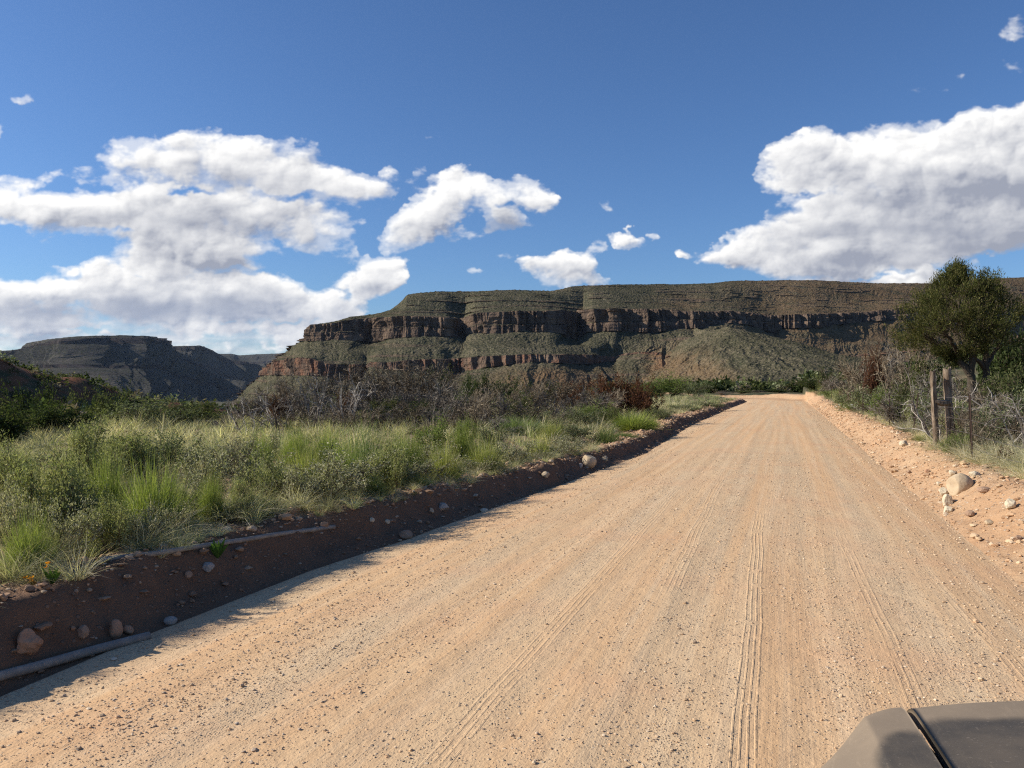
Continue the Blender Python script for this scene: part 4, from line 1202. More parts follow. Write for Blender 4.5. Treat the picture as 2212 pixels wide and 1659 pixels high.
def build_stones():
    ROCKS['pale'] = mat_rock('pale_sandstone', (.40, .30, .19), (.53, .42, .28), 4.0, (.24, .16, .10))
    ROCKS['cream'] = mat_rock('cream_stone', (.50, .42, .29), (.60, .52, .38), 6.0, (.34, .25, .16))
    ROCKS['brown'] = mat_rock('brown_stone', (.27, .17, .11), (.40, .27, .18), 6.0)
    ROCKS['red'] = mat_rock('red_stone', (.36, .19, .11), (.46, .29, .18), 5.0, (.22, .11, .07))
    ROCKS['grey'] = mat_rock('grey_stone', (.30, .26, .22), (.42, .37, .31), 6.0)
    # right berm
    boulder(2080, 1062, 52, 38, 'large rounded pale boulder half sunk in the orange berm', 'pale', 3, sink=.5, cuts=2, rough=.05)
    boulder(2040, 1071, 20, 18, 'small cream stone just left of the large sunken boulder', 'cream', 4)
    boulder(2049, 1092, 22, 24, 'upper of two cream rocks stacked below the large boulder', 'cream', 5, cuts=5, sink=.35)
    boulder(2050, 1108, 22, 15, 'angular cream rock lowest on the right berm, dark underside', 'cream', 6, cuts=9)
    boulder(2128, 1065, 26, 13, 'flat slab stone just right of the large boulder', 'brown', 7, cuts=8)
    boulder(2098, 1118, 21, 14, 'brown pointed stone lying at the foot of the berm', 'brown', 8, cuts=8)
    boulder(2186, 1100, 24, 22, 'white broken rock beneath the dark hollow root', 'cream', 9, cuts=8)
    boulder(2138, 1134, 18, 10, 'flat tan stone below the slab on the lower berm', 'pale', 10, cuts=8)
    boulder(2200, 1168, 18, 11, 'brown angular stone nearest the picture edge on the berm foot', 'brown', 11, cuts=8)
    boulder(2110, 1030, 26, 12, 'pale stone at the top of the berm above the boulder', 'cream', 12, cuts=8)
    boulder(2060, 1027, 20, 12, 'cream stone on the berm crest beneath the grey tussock', 'cream', 13, cuts=7)
    boulder(1954, 964, 20, 12, 'pale stone at the foot of the white-flowered bush', 'cream', 14, cuts=6)
    boulder(2004, 1022, 11, 8, 'small dark red stone on the middle of the right berm', 'red', 15, cuts=6)
    boulder(1964, 1024, 9, 7, 'tiny dark stone low on the right berm', 'brown', 16, cuts=6)
    boulder(2029, 1050, 11, 9, 'small cream chip uphill of the stacked cream rocks', 'cream', 17, cuts=6)
    # left windrow
    boulder(1273, 1011, 32, 30, 'egg-shaped cream boulder standing on the left windrow', 'pale', 21, sink=.12, cuts=3, rough=.04, tilt=.35)
    boulder(1307, 997, 14, 12, 'small tan rock beside the egg-shaped boulder', 'pale', 22, cuts=5)
    boulder(1255, 1012, 10, 11, 'small grey rock touching the egg-shaped boulder', 'grey', 23, cuts=5)
    boulder(1178, 1032, 20, 12, 'tan rock in the windrow left of the egg-shaped boulder', 'pale', 24, cuts=5)
    boulder(876, 1166, 30, 20, 'brown rounded rock on the shadow line of the left bank', 'brown', 25, cuts=5, rough=.06, sink=.1)
    boulder(955, 1104, 30, 16, 'flat grey rock embedded in the windrow', 'grey', 26, cuts=6)
    boulder(931, 1112, 14, 12, 'small pale rock left of the flat grey windrow rock', 'pale', 27, cuts=6)
    boulder(1045, 1107, 20, 8, 'flat pale rock lying on the sunlit road edge', 'cream', 28, cuts=6)
    boulder(836, 1133, 13, 10, 'small cream rock on the shaded bank above the brown rock', 'cream', 29, cuts=6)
    boulder(803, 1133, 12, 10, 'small cream rock right of the upper pipe end', 'cream', 30, cuts=6)
    boulder(245, 1378, 33, 38, 'oval tan stone resting behind the lower pipe', 'red', 31, cuts=3, rough=.05)
    boulder(275, 1374, 27, 20, 'reddish stone touching the oval tan stone', 'red', 32, cuts=6)
    boulder(176, 1388, 26, 28, 'rough brown stone in the bank above the lower pipe', 'brown', 33, cuts=7)
    boulder(56, 1422, 52, 58, 'largest reddish rock lodged in the shaded left bank', 'red', 34, cuts=8, rough=.16)
    boulder(366, 1352, 30, 17, 'smooth grey stone lying just past the lower pipe end', 'grey', 35, cuts=3, rough=.05)
    boulder(448, 1240, 26, 20, 'grey stone high in the shaded left bank', 'grey', 36, cuts=5)
    boulder(405, 1252, 18, 16, 'brown stone in the bank below the upper pipe', 'brown', 37, cuts=5)
    boulder(1362, 905, 12, 8, 'pale rock far along the left verge by the bright bushes', 'pale', 38, cuts=5)
    # lone stones on the road
    boulder(403, 1431, 14, 7, 'dark red clod lying alone on the near road', 'brown', 41, cuts=6, cat='stone', name='stone')
    boulder(485, 1436, 8, 5, 'small white stone on the road beside the dark clod', 'cream', 42, cuts=6, cat='stone', name='stone')
    boulder(783, 1620, 12, 7, 'white chip of stone on the near road by the coarse gravel', 'cream', 43, cuts=6, cat='stone', name='stone')

    tg = MT('pebbles'); cc = tg.attr('tint'); p = tg.pos()
    nn = tg.noise(p, 90, 3, .6); c3 = tg.mix(tg.math('MULTIPLY', nn, .4), cc, (.42, .30, .19)); tg.bsdf(c3, .9, None, .2)
    rng = np.random.RandomState(12)
    PC = [(.54, .39, .25), (.60, .45, .29), (.66, .53, .38), (.46, .33, .21), (.50, .34, .20), (.55, .36, .21), (.42, .32, .23)]
    st = []
    for i in range(10):
        V, Fc = g_stone(60+i, 0, 3, .3); st.append((V, Fc, np.ones((len(V), 3))))
    def put(s, t, size, zfun, flat=.65, sink=.25, cols=PC):
        n = len(s)
        x, y = xy_of(s, t); z = zfun(s, t, x, y)
        sc = np.stack([size*rng.uniform(.7, 1.3, n), size*rng.uniform(.7, 1.3, n), size*flat*rng.uniform(.6, 1.3, n)], -1)
        return scatter(st, np.stack([x, y, z+sc[:, 2]*(.5-sink)], -1), rng.uniform(0, 6.28, n), sc, rng.randint(0, 10, n), pick(rng, cols, n, .12))
    # road gravel, thick in streaks
    n = 150000
    s = 3.2+ 22*rng.uniform(0, 1, n)**1.75; t = rng.uniform(-.1, WID, n)
    wob = perlin(t*.15, s*.10, 1.0)*.6
    dn = .14+1.10*np.clip(perlin((t+wob)*1.5, s*.09, 19.0)+.12, 0, 1)+.55*perlin(t*1.6, s*.8, 29.)
    dn = dn+.25*np.exp(-((t-3.3)/.5)**2)+.25*np.exp(-((t-4.55)/.30)**2)
    for (sa, sb, ta, tb_, k, gap, amp) in TREADS:
        tc = ta+(tb_-ta)*(s-sa)/(sb-sa); dn = np.where((np.abs(t-tc) < k*gap/2+.04), dn*(1-.85*min(1, amp+.3)), dn)
    keep = rng.uniform(0, 1, n) < dn
    s, t = s[keep], t[keep]
    size = .0065*np.exp(rng.normal(size=len(s))*.48)*(1+.02*s)
    size = np.clip(size, .003, .040)
    g = put(s, t, size, lambda s, t, x, y: road_z(s, t)+.012)
    n = 16000
    s = 5+60*rng.uniform(0, 1, n)**1.5; t = np.where(rng.uniform(size=n) < .5, rng.uniform(-.75, .7, n), rng.uniform(WID-.9, WID+.2, n))
    size = .0085*np.exp(rng.normal(size=n)*.5)*(1+.022*s)
    g2 = put(s, t, np.clip(size, .004, .05), lambda s, t, x, y: road_z(s, t)+.012)
    V, Fc, C_ = join([g, g2])
    o = mesh_obj('gravel', V, Fc, tg.m, False, {'tint': C_})
    tag(o, 'loose tan gravel scattered in streaks over the road surface', 'gravel', kind='stuff')
    # rubble on berm and bank
    st = []
    for i in range(10):
        V, Fc = g_stone(80+i, 1, 7, .25); st.append((V, Fc, np.ones((len(V), 3))))
    zf = lambda s, t, x, y: height(x, y)
    n = 12000
    s = 5+75*rng.uniform(0, 1, n)**1.6; w = 1.2+1.6*sstep(16, 6, s)
    t = WID+(rng.uniform(0, 1, n)**.9)*w*1.25-.15
    size = np.clip(.020*np.exp(rng.normal(size=n)*.65)*(1+.012*s), .008, .16)
    SC = [(.46, .31, .18), (.52, .37, .23), (.58, .45, .31), (.38, .23, .13), (.48, .29, .16), (.50, .31, .17)]
    a = put(s, t, size, zf, .6, .15, SC)
    n = 7000
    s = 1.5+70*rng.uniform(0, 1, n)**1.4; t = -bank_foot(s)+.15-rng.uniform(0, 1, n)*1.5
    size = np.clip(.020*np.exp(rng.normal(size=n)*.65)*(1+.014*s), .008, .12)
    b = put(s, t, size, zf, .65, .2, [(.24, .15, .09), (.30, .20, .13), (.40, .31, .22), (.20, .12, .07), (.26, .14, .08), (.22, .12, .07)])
    n = 5200
    s = 2+60*rng.uniform(0, 1, n)**1.3; t = -bank_foot(s)-.28-np.abs(rng.normal(size=n))*.45
    size = np.clip(.028*np.exp(rng.normal(size=n)*.6)*(1+.014*s), .010, .15)
    c = put(s, t, size, zf, .7, .3, [(.36, .21, .12), (.42, .27, .16), (.30, .17, .10), (.50, .38, .26), (.44, .28, .17)])
    V, Fc, C_ = join([a, b, c])
    o = mesh_obj('rubble', V, Fc, tg.m, False, {'tint': C_})
    tag(o, 'broken stones and clods strewn over the graded banks', 'rubble', kind='stuff')

# ------------------------------------------------------------------ the tree and the plants
def build_tree():
    Y = 30.0; X = (2092-CX)/F*Y; zg = zat(X, Y)
    rng = np.random.RandomState(77)
    bark = MT('bark'); p = bark.obj(); n = bark.noise(bark.vscale(p, (8, 8, 2)), 2.0, 5, .7)
    bark.bsdf(bark.mix(n, (.035, .027, .020), (.12, .095, .07)), .95, bark.bump(n, .8, .03), .1)
    root = empty('tree', (X, Y, zg))
    tag(root, 'lone feathery green thorn tree with forked dark trunk behind the fence', 'tree')
    def px_(x, y, dy=0.0):
        q = ptY(x, y, Y+dy); return q-np.array([X, Y, zg])
    stems = [  # polylines through picture points (x, y, depth offset)
        ([(2098, 935, 0), (2096, 880, 0), (2090, 820, 0), (2082, 800, 0), (2064, 775, .1), (2046, 758, .2), (2020, 742, .3), (1992, 730, .4)], .17),
        ([(2086, 812, 0), (2092, 785, -.1), (2094, 760, -.2), (2082, 725, -.3), (2070, 690, -.3), (2062, 650, -.3)], .13),
        ([(2110, 935, .3), (2118, 860, .4), (2122, 815, .5), (2120, 780, .5), (2122, 750, .6), (2128, 715, .8), (2140, 680, 1.0), (2136, 640, .9)], .15),
        ([(2122, 800, .5), (2108, 785, .4), (2094, 772, .2), (2100, 735, .2), (2108, 690, .1), (2105, 630, .1), (2098, 600, 0)], .09),
        ([(2064, 775, .1), (2052, 745, -.5), (2035, 720, -1.0), (2010, 690, -1.3)], .08),
        ([(2124, 790, .5), (2140, 762, .9), (2156, 735, 1.3), (2168, 705, 1.5)], .08),
        ([(2046, 758, .2), (2030, 735, .9), (2016, 712, 1.5)], .06),
        ([(2094, 760, -.2), (2118, 735, -1.0), (2130, 705, -1.4)], .07),
    ]
    parts = []; tips = []
    for pts, r in stems:
        Q = np.array([px_(q[0]+8, q[1], q[2]) for q in pts])
        # resample
        tt = np.linspace(0, len(Q)-1, 16); Pq = np.stack([np.interp(tt, np.arange(len(Q)), Q[:, k]) for k in range(3)], -1)[None]
        Pq = Pq+rng.normal(size=Pq.shape)*.02
        parts.append(tubes(Pq, np.array([r]), np.ones((1, 3)), 8)); tips.append(Pq)
    V, Fq, _ = join(parts)
    mesh_obj('trunk', V, Fq, bark.m, True, None, parent=root)
    P = np.concatenate([t[:, 6:][:, ::1][:, :10] for t in tips]); R0 = np.full(len(P), .05)
    pos, d, L, R1 = kids(rng, P, R0, 20, .62, .95, .05, .25)
    P1 = polyl(rng, pos, d, np.clip(L, .5, 1.5), 5, .18, .04)
    pos, d, L, R2 = kids(rng, P1, R1, 7, .55, .85, .2, .15)
    P2 = polyl(rng, pos, d, np.clip(L, .25, .9), 4, .18, .04)
    # keep only what falls inside the outline of the crown seen in the photograph, as a solid of revolution-like volume
    prof = np.array([(768, 14), (760, 56), (749, 108), (736, 132), (700, 128), (668, 112), (640, 84), (610, 66), (590, 36), (568, 10)])
    def inside(Q, slack=1.0):
        w = Q+np.array([X, Y, zg]); pyy = CY-(w[..., 2]-EYE)/Y*F
        rad = np.interp(pyy, prof[::-1, 0], prof[::-1, 1])*Y/F
        cx = (np.interp(pyy, [575, 620, 700, 760], [2098, 2092, 2078, 2072])-CX)/F*Y-X
        lump = 1+.34*perlin(w[..., 0]*1.0, w[..., 1]*1.0, w[..., 2]*1.2)
        return np.hypot(w[..., 0]-X-cx, (w[..., 1]-Y-.3)*1.05) < rad*slack*lump
    k1 = inside(P1[:, -1], 1.0); P1 = P1[k1]; R1 = R1[k1]
    k2 = inside(P2[:, -1], 1.06); P2 = P2[k2]; R2 = R2[k2]
    # fill the crown volume with short twiglets carrying leaves
    n = 3000
    zz = rng.uniform(778, 568, n); a = rng.uniform(0, 6.283, n)
    rad = np.interp(zz, prof[::-1, 0], prof[::-1, 1])*Y/F
    rr = rad*rng.uniform(.15, 1.0, n)**.5*(1+.34*perlin(np.cos(a)*1.6, np.sin(a)*1.6, zz/26.0))
    cx = (np.interp(zz, [575, 620, 700, 760], [2098, 2092, 2078, 2072])-CX)/F*Y-X
    st = np.stack([cx+rr*np.cos(a), .3+rr*np.sin(a), EYE+(CY-zz)/F*Y-zg], -1)
    holes = perlin(st[:, 0]*1.25, st[:, 1]*1.25, st[:, 2]*1.4+3) > .0
    st = st[holes]; a = a[holes]; n = len(st)
    d = np.stack([np.cos(a)*.8, np.sin(a)*.8, np.full(n, .75)], -1)+rng.normal(size=(n, 3))*.4
    P3 = polyl(rng, st-unit(d)*.15, d, rng.uniform(.22, .55, n), 4, .15, .06)
    tw = join([tubes(P1, R1*.7, pick(rng, [(.07, .055, .04)], len(P1))), tubes(P2, np.maximum(R2*.6, .006), pick(rng, [(.09, .07, .05)], len(P2))), tubes(P3, np.full(n, .005), pick(rng, [(.10, .09, .05)], n))])
    mesh_obj('twigs', tw[0], tw[1], TWIG, False, {'tint': tw[2]}, parent=root)
    Q = np.concatenate([P2.reshape(-1, 3), P3.reshape(-1, 3), P3.reshape(-1, 3), P3.reshape(-1, 3)])
    idx = rng.randint(0, len(Q), 52000)
    pos = Q[idx]+rng.normal(size=(len(idx), 3))*.06
    dirs = unit(pos-np.array([-.3, .3, 3.2]))+np.array([0, 0, .6])
    tint = pick(rng, [(.085, .095, .032), (.120, .125, .042), (.055, .065, .026), (.17, .155, .06)], len(idx), .2)*(1+.35*perlin(pos[:, 0]*1.6, pos[:, 1]*1.6, pos[:, 2]*1.6))[:, None]
    lv = leaves(rng, pos, .10, .027, tint*.72, dirs=dirs)
    mesh_obj('crown', lv[0], lv[1], LEAF, False, {'tint': lv[2]}, parent=root)

def build_plants():
    # bright needle-stemmed bushes standing in the grass, each told by its place
    G = 'bright green bushes in the grass'
    for a in [
        (('broom', 0), 335, 8.6, 998, 150, 'widest bright lime green bush in the near grass'),
        (('broom', 1), 62, 6.6, 1112, 105, 'lime green bush at the left edge above the orange flowers'),
        (('broom', 0), 230, 9.2, 985, 90, 'lime green bush left of the widest lime bush'),
        (('broom_yellow', 0), 660, 12.5, 950, 80, 'yellowish bush before the two round green bushes'),
        (('broom', 3), 560, 13.5, 928, 60, 'small lime green bush left of the two round green bushes'),
        (('broom', 2), 1000, 17.0, 915, 60, 'small lime green bush at the far grass edge'),
        (('broom_yellow', 1), 1160, 18.5, 930, 60, 'yellowish bush left of the silvery shrub by the boulder'),
        (('broom', 2), 455, 9.0, 1020, 50, 'narrow lime green bush right of the widest lime bush'),
        (('broom_dull', 0), 792, 13.2, 908, 120, 'tall blue green bush on the skyline of the grass, below the dead tree'),
        (('broom', 3), 640, 14.5, 918, 66, 'first of two round green bushes at the grass edge by pale dead branches'),
        (('broom', 0), 708, 14.8, 920, 66, 'second of two round green bushes at the grass edge, beside the blue green bush'),
        (('broom', 1), 745, 12.0, 940, 62, 'low vivid green bush in front of the blue green bush'),
        (('broom', 2), 878, 14.5, 926, 74, 'bright green bush right of the tall blue green bush'),
        (('broom_yellow', 0), 905, 10.0, 1022, 58, 'small yellow green bush at the bank edge above the windrow'),
        (('broom_dull', 1), 810, 9.4, 1018, 60, 'small olive bush at the bank edge left of the yellow green bush'),
        (('broom_dull', 2), 1112, 25, 898, 130, 'tall spiky green bush in front of the grey thicket'),
        (('broom_yellow', 1), 1190, 23, 906, 52, 'slim yellow green bush right of the tall spiky bush'),
        (('broom', 3), 1368, 27, 888, 100, 'vivid green bush near the road by the red brown shrubs'),
        (('broom_dull', 3), 1308, 24, 918, 60, 'dull green bush left of the vivid roadside bush'),
        (('broom', 1), 1405, 24, 908, 34, 'small vivid green tuft bush nearest the road edge'),
        (('broom_dull', 1), 1345, 18.5, 948, 60, 'low dull green bush above the egg-shaped boulder'),
        (('broom_yellow', 2), 960, 12.5, 948, 70, 'yellowish bush in the middle of the far grass'),
        (('broom_yellow', 3), 1045, 15.0, 940, 80, 'yellowish bush right of the middle of the far grass'),
    ]: plant(a[0], 'broom_bush', 'bush', *a[1:], group=G)
    G = 'feathery and silver shrubs in the grass'
    for a in [
        (('feather', 0), 185, 10.5, 912, 190, 'tall feathery yellow green shrub rising highest from the left grass'),
        (('feather', 1), 110, 8.0, 985, 150, 'feathery green shrub at the left below the tallest feathery shrub'),
        (('feather', 2), 245, 7.3, 1080, 120, 'feathery green shrub below the widest lime bush'),
        (('feather', 1), 270, 12.0, 935, 150, 'feathery yellow green shrub right of the tallest feathery shrub'),
        (('feather', 2), 150, 8.6, 1010, 140, 'middle feathery shrub below the tallest one at the left'),
        (('feather', 0), 520, 9.2, 1035, 110, 'low feathery shrub in the near grass right of the narrow lime bush'),
        (('feather', 3), 600, 11.0, 985, 120, 'feathery shrub in the middle of the left grass'),
        (('feather', 2), 850, 12.5, 955, 110, 'feathery shrub below the bright green bush'),
        (('silver', 1), 430, 11.0, 965, 130, 'silvery shrub behind the narrow lime bush'),
        (('silver', 2), 900, 13.2, 975, 110, 'silvery shrub behind the small yellow green bush'),
        (('greygreen', 2), 380, 13.5, 930, 150, 'grey green shrub at the back of the left grass'),
        (('feather', 3), 30, 11.0, 950, 130, 'feathery shrub at the left picture edge before the dark hill'),
        (('silver', 0), 350, 7.2, 1085, 110, 'silvery grey shrub in the near grass below the lime bush'),
        (('silver', 1), 150, 7.0, 1080, 120, 'silvery grey shrub between the two near feathery shrubs'),
        (('silver', 2), 760, 11.0, 965, 140, 'wide silvery shrub below the blue green bush'),
        (('silver', 3), 690, 10.2, 985, 120, 'silvery shrub left of the wide silvery shrub'),
        (('silver', 0), 1000, 11.5, 985, 120, 'silvery shrub above the windrow right of the yellow green bush'),
        (('silver', 1), 1110, 14.5, 955, 120, 'silvery shrub above the windrow left of the egg-shaped boulder'),
        (('silver', 2), 1195, 17, 945, 100, 'silvery shrub close behind the egg-shaped boulder'),
        (('silver', 3), 560, 11.5, 960, 130, 'silvery shrub in the far left grass beside the dark twiggy one'),
        (('greygreen', 0), 1235, 24, 905, 90, 'grey green leafy bush beyond the silvery roadside shrub'),
        (('greygreen', 1), 1265, 29, 878, 100, 'yellow tinged leafy bush below the red brown shrubs'),
        (('greygreen', 2), 1430, 35, 880, 70, 'grey green bush at the foot of the darkest red brown shrub'),
        (('greygreen', 3), 1480, 42, 872, 90, 'pale green bush on the verge left of the far bend'),
        (('greygreen', 0), 1530, 52, 862, 80, 'pale green bush on the tip of the left verge'),
        (('greygreen', 1), 1060, 19, 915, 80, 'grey green bush left of the tall spiky bush'),
        (('bare', 1), 520, 12.5, 950, 90, 'dark twiggy low shrub in the far left grass'),
        (('fresh', 0), 930, 17, 905, 100, 'dark fresh green bush right of the bright green bush'),
        (('fresh', 1), 1010, 20, 900, 70, 'fresh green bush before the grey thicket, left of the spiky bush'),
    ]: plant(a[0], 'shrub', 'shrub', *a[1:], group=G)
    row('silver', 'sage_bush', 'sage bush', [
        (25, 7.6, 1030, 90), (200, 8.0, 1050, 90, 'greygreen'), (300, 7.4, 1115, 80), (410, 9.6, 1020, 100), (500, 8.4, 1085, 80), (560, 9.4, 1050, 90, 'greygreen'), (620, 9.0, 1075, 80), (655, 10.6, 1010, 90), (735, 10.0, 1035, 90),
        (580, 15.5, 935, 90), (830, 13.0, 975, 90, 'greygreen'), (1040, 13.0, 985, 90), (1150, 16.0, 968, 80), (1230, 20, 942, 80), (930, 15.5, 945, 90), (480, 14.5, 942, 90), (300, 13.5, 935, 100), (60, 12.5, 960, 110)],
        '{} small rounded sage bush from the left among the tall grass', 'small sage bushes among the grass')
    row('olive', 'leafy_bush', 'bush', [
        (680, 30, 850, 90, 'greygreen'), (835, 28, 862, 90), (930, 27, 868, 90, 'dark'), (1015, 30, 852, 100, 'fresh'), (1120, 31, 858, 90), (1170, 28, 884, 80, 'greygreen'), (1290, 33, 868, 90, 'fresh'), (1330, 31, 886, 80)],
        '{} green bush from the left inside the grey leafless thicket', 'green bushes inside the thicket')
    # grey leafless thicket along the terrace edge
    row('bare', 'bare_shrub', 'bare shrub', [
        (548, 31, 832, 130), (612, 30, 816, 150), (655, 28, 835, 140), (712, 32, 805, 160), (750, 27, 838, 140), (795, 34, 786, 180), (850, 33, 790, 180), (905, 36, 782, 180), (950, 33, 800, 160),
        (990, 29, 824, 150), (1040, 27, 842, 140), (1085, 28, 846, 140), (1105, 33, 828, 150), (1155, 35, 824, 150), (1205, 38, 818, 140), (1262, 36, 838, 130), (1310, 38, 842, 110), (825, 30, 812, 150), (880, 29, 815, 150), (930, 30, 822, 140)],
        '{} grey leafless shrub from the left in the tall back thicket', 'back row of grey leafless shrubs')
    row('bare', 'bare_shrub', 'bare shrub', [
        (575, 25, 895, 120), (640, 24, 890, 110), (700, 25, 880, 120), (770, 24.5, 880, 120), (830, 25, 872, 120), (890, 25, 868, 130), (950, 24.5, 872, 120), (1005, 24, 880, 110), (1065, 24, 888, 110), (1140, 27, 876, 110), (1200, 30, 868, 100)],
        '{} grey leafless shrub from the left in the low front thicket', 'front row of grey leafless shrubs')
    for a in [
        (('bare_open', 0), 610, 23.5, 838, 190, 'open leafless shrub with pale crooked branches against the valley'),
        (('bare_open', 1), 680, 26, 805, 120, 'dead shrub with dark upright forked branch before the mesa tip'),
        (('bare_open', 2), 760, 25, 800, 120, 'leafless shrub with pale branches left of the tallest thicket'),
        (('bare_open', 3), 540, 22.5, 870, 130, 'sprawling pale leafless shrub by the red earth bank'),
    ]: plant(a[0], 'bare_shrub', 'bare shrub', *a[1:], group='open pale leafless shrubs')
    G = 'red brown dead shrubs'
    for a in [
        (('brown', 0), 1345, 40, 812, 120, 'largest dark red brown shrub, beside the road'),
        (('brown', 1), 1228, 42, 826, 90, 'red brown shrub left of the largest one'),
        (('brown', 2), 1395, 42, 838, 70, 'dark red brown shrub right of the largest one, lower'),
        (('brown', 3), 612, 29, 852, 56, 'small red brown clump in the thicket far left'),
        (('brown', 0), 745, 27, 852, 60, 'small red brown clump in the thicket below the mesa'),
    ]: plant(a[0], 'dead_shrub', 'dead shrub', *a[1:], group=G)
    # green trees and bushes farther off
    row('dark', 'evergreen_tree', 'tree', [
        (950, 60, 802, 80, 'olive'), (1003, 75, 815, 50), (1048, 72, 812, 66), (1095, 80, 828, 70), (1130, 85, 822, 60), (1175, 82, 830, 70), (1275, 95, 835, 70, 'olive'), (905, 85, 828, 60)],
        '{} dark evergreen from the left below the lower cliff', 'dark evergreens on the valley flat')
    row('olive', 'leafy_bush', 'bush', [
        (1440, 84, 806, 110, 'fresh'), (1490, 92, 822, 90, 'greygreen'), (1405, 80, 826, 60, 'olive'), (1535, 118, 830, 60, 'dark'), (1575, 125, 826, 70), (1615, 122, 830, 70, 'bare'), (1650, 124, 824, 70, 'dark'), (1690, 122, 822, 80, 'greygreen'), (1725, 118, 822, 70, 'olive'), (1560, 112, 842, 60, 'bare'), (1598, 114, 843, 60, 'olive'), (1640, 114, 842, 60, 'bare'), (1680, 114, 841, 60, 'dark'), (1760, 95, 808, 60, 'dark'), (1785, 88, 800, 70, 'olive')],
        '{} bush from the left in the line closing off the road bend', 'bushes behind the road bend')
    row('olive', 'leafy_bush', 'bush', [
        (-20, 18, 880, 180, 'dark'), (45, 21, 872, 170), (115, 23, 875, 160, 'dark'), (175, 28, 862, 150), (350, 27, 858, 200, 'greygreen'), (255, 45, 848, 90, 'olive'), (300, 40, 862, 110, 'dark'), (420, 28, 872, 120), (205, 40, 855, 110, 'dark'),
        (465, 27, 898, 80, 'bare'), (90, 50, 845, 110, 'dark'), (20, 48, 835, 120, 'dark'), (150, 60, 852, 90), (500, 29, 895, 70, 'bare')],
        '{} shrub from the left in the shaded hollow below the dark hill', 'shrubs in the hollow by the dark hill')
    # right hand side
    G = 'shrubs behind the wire fence'
    for a in [
        (('fresh', 2), 1868, 33.5, 868, 110, 'dense green bush starred with white flowers at the berm edge'),
        (('fresh', 3), 1925, 31, 850, 100, 'dense green bush right of the white-flowered bush'),
        (('fresh', 0), 1800, 62, 838, 60, 'light green bush by the road where the fence begins'),
        (('feather', 0), 1778, 72, 834, 50, 'yellow green bush farthest along the right verge'),
        (('feather', 1), 1830, 50, 842, 60, 'yellow green bush before the white-flowered bush'),
        (('bare', 0), 1800, 66, 800, 90, 'farthest brown leafless shrub behind the fence'),
        (('bare', 1), 1850, 52, 775, 120, 'brown leafless shrub behind the far fence droppers'),
        (('bare', 2), 1905, 44, 752, 130, 'tall brown leafless shrub under the red brown clump'),
        (('bare', 3), 1955, 38, 748, 130, 'tall pale brown leafless shrub left of the tree'),
        (('bare', 0), 2005, 30, 785, 130, 'leafless shrub behind the wooden posts'),
        (('bare_open', 0), 1985, 24, 790, 170, 'open shrub with long pale branches across the wooden posts'),
        (('bare', 2), 2065, 24, 838, 150, 'leafless shrub right of the wooden posts'),
        (('bare_open', 2), 2110, 19.5, 830, 200, 'open thorny shrub around the thick steel dropper'),
        (('bare', 1), 2150, 21, 850, 150, 'leafless shrub below the tree and behind the grass'),
        (('bare', 3), 2215, 18, 862, 160, 'leafless shrub at the right picture edge'),
        (('greygreen', 0), 1842, 47, 832, 80, 'grey green shrub behind the farthest droppers'),
        (('greygreen', 1), 1888, 39, 830, 100, 'grey green shrub above the white-flowered bush'),
        (('olive', 2), 1940, 29, 838, 90, 'olive shrub in front of the tall pale leafless shrub'),
        (('bare', 1), 1870, 45, 790, 120, 'brown leafless shrub above the white-flowered bush'),
        (('bare', 3), 2120, 26, 815, 150, 'tall leafless shrub hiding the foot of the forked trunk'),
        (('greygreen', 2), 2180, 19.5, 850, 120, 'grey green shrub below the dark bushy tree'),
        (('bare', 0), 2030, 22, 860, 110, 'leafless shrub directly behind the cross block of the posts'),
        (('bare', 2), 1940, 27, 850, 110, 'leafless shrub behind the leaning dropper'),
        (('bare_open', 3), 2040, 17.0, 860, 190, 'open thorny shrub with pale branches in front of the wooden posts'),
        (('bare', 1), 2090, 17.5, 880, 120, 'low leafless shrub between the posts and the thick dropper'),
        (('greygreen', 2), 2130, 18.5, 868, 130, 'grey green twiggy shrub behind the arching dry grass'),
        (('greygreen', 3), 2010, 25, 830, 110, 'grey green shrub showing left of the wooden posts'),
        (('feather', 0), 2075, 21, 868, 100, 'yellow green shrub right behind the right wooden post'),
        (('bare_open', 1), 2205, 16.5, 850, 190, 'open pale branched shrub at the right picture edge'),
        (('olive', 3), 2190, 24, 800, 150, 'green yellow shrub at the right edge below the dark tree'),
        (('feather', 3), 2000, 27, 850, 90, 'green yellow shrub just behind the wooden posts'),
        (('olive', 1), 2000, 31, 775, 110, 'olive shrub under the left side of the thorn tree'),
        (('olive', 0), 1975, 34, 800, 100, 'olive shrub among the leafless ones left of the posts'),
        (('olive', 2), 2060, 28, 812, 110, 'olive shrub at the foot of the forked tree'),
        (('fresh', 1), 2065, 17.2, 930, 60, 'low green plant by the foot of the wooden posts'),
        (('silver', 1), 1965, 21.5, 935, 56, 'grey green tussocky shrub at the berm edge below the leaning dropper'),
        (('broom_yellow', 1), 1992, 17.6, 962, 44, 'small yellow flowered bush at the foot of the berm vegetation'),
        (('silver', 0), 2052, 15.2, 992, 44, 'low bluish grey shrub hanging over the berm'),
        (('brown', 2), 2170, 14.6, 968, 50, 'small dark dead shrub under the dry grass on the berm'),
        (('dark', 0), 2200, 36, 716, 130, 'dark bushy tree right of the lone thorn tree'),
        (('dark', 2), 2150, 38, 742, 90, 'dark bush tucked behind the forked trunk'),
        (('dark', 1), 2290, 33, 730, 150, 'dark bushy tree just beyond the right picture edge'),
        (('brown', 1), 1890, 43, 752, 44, 'reddish brown clump on top of the fence thicket'),
        (('brown', 3), 1880, 52, 786, 60, 'dull red brown shrub behind the fence droppers'),
    ]: plant(a[0], 'shrub', 'shrub', *a[1:], group=G)
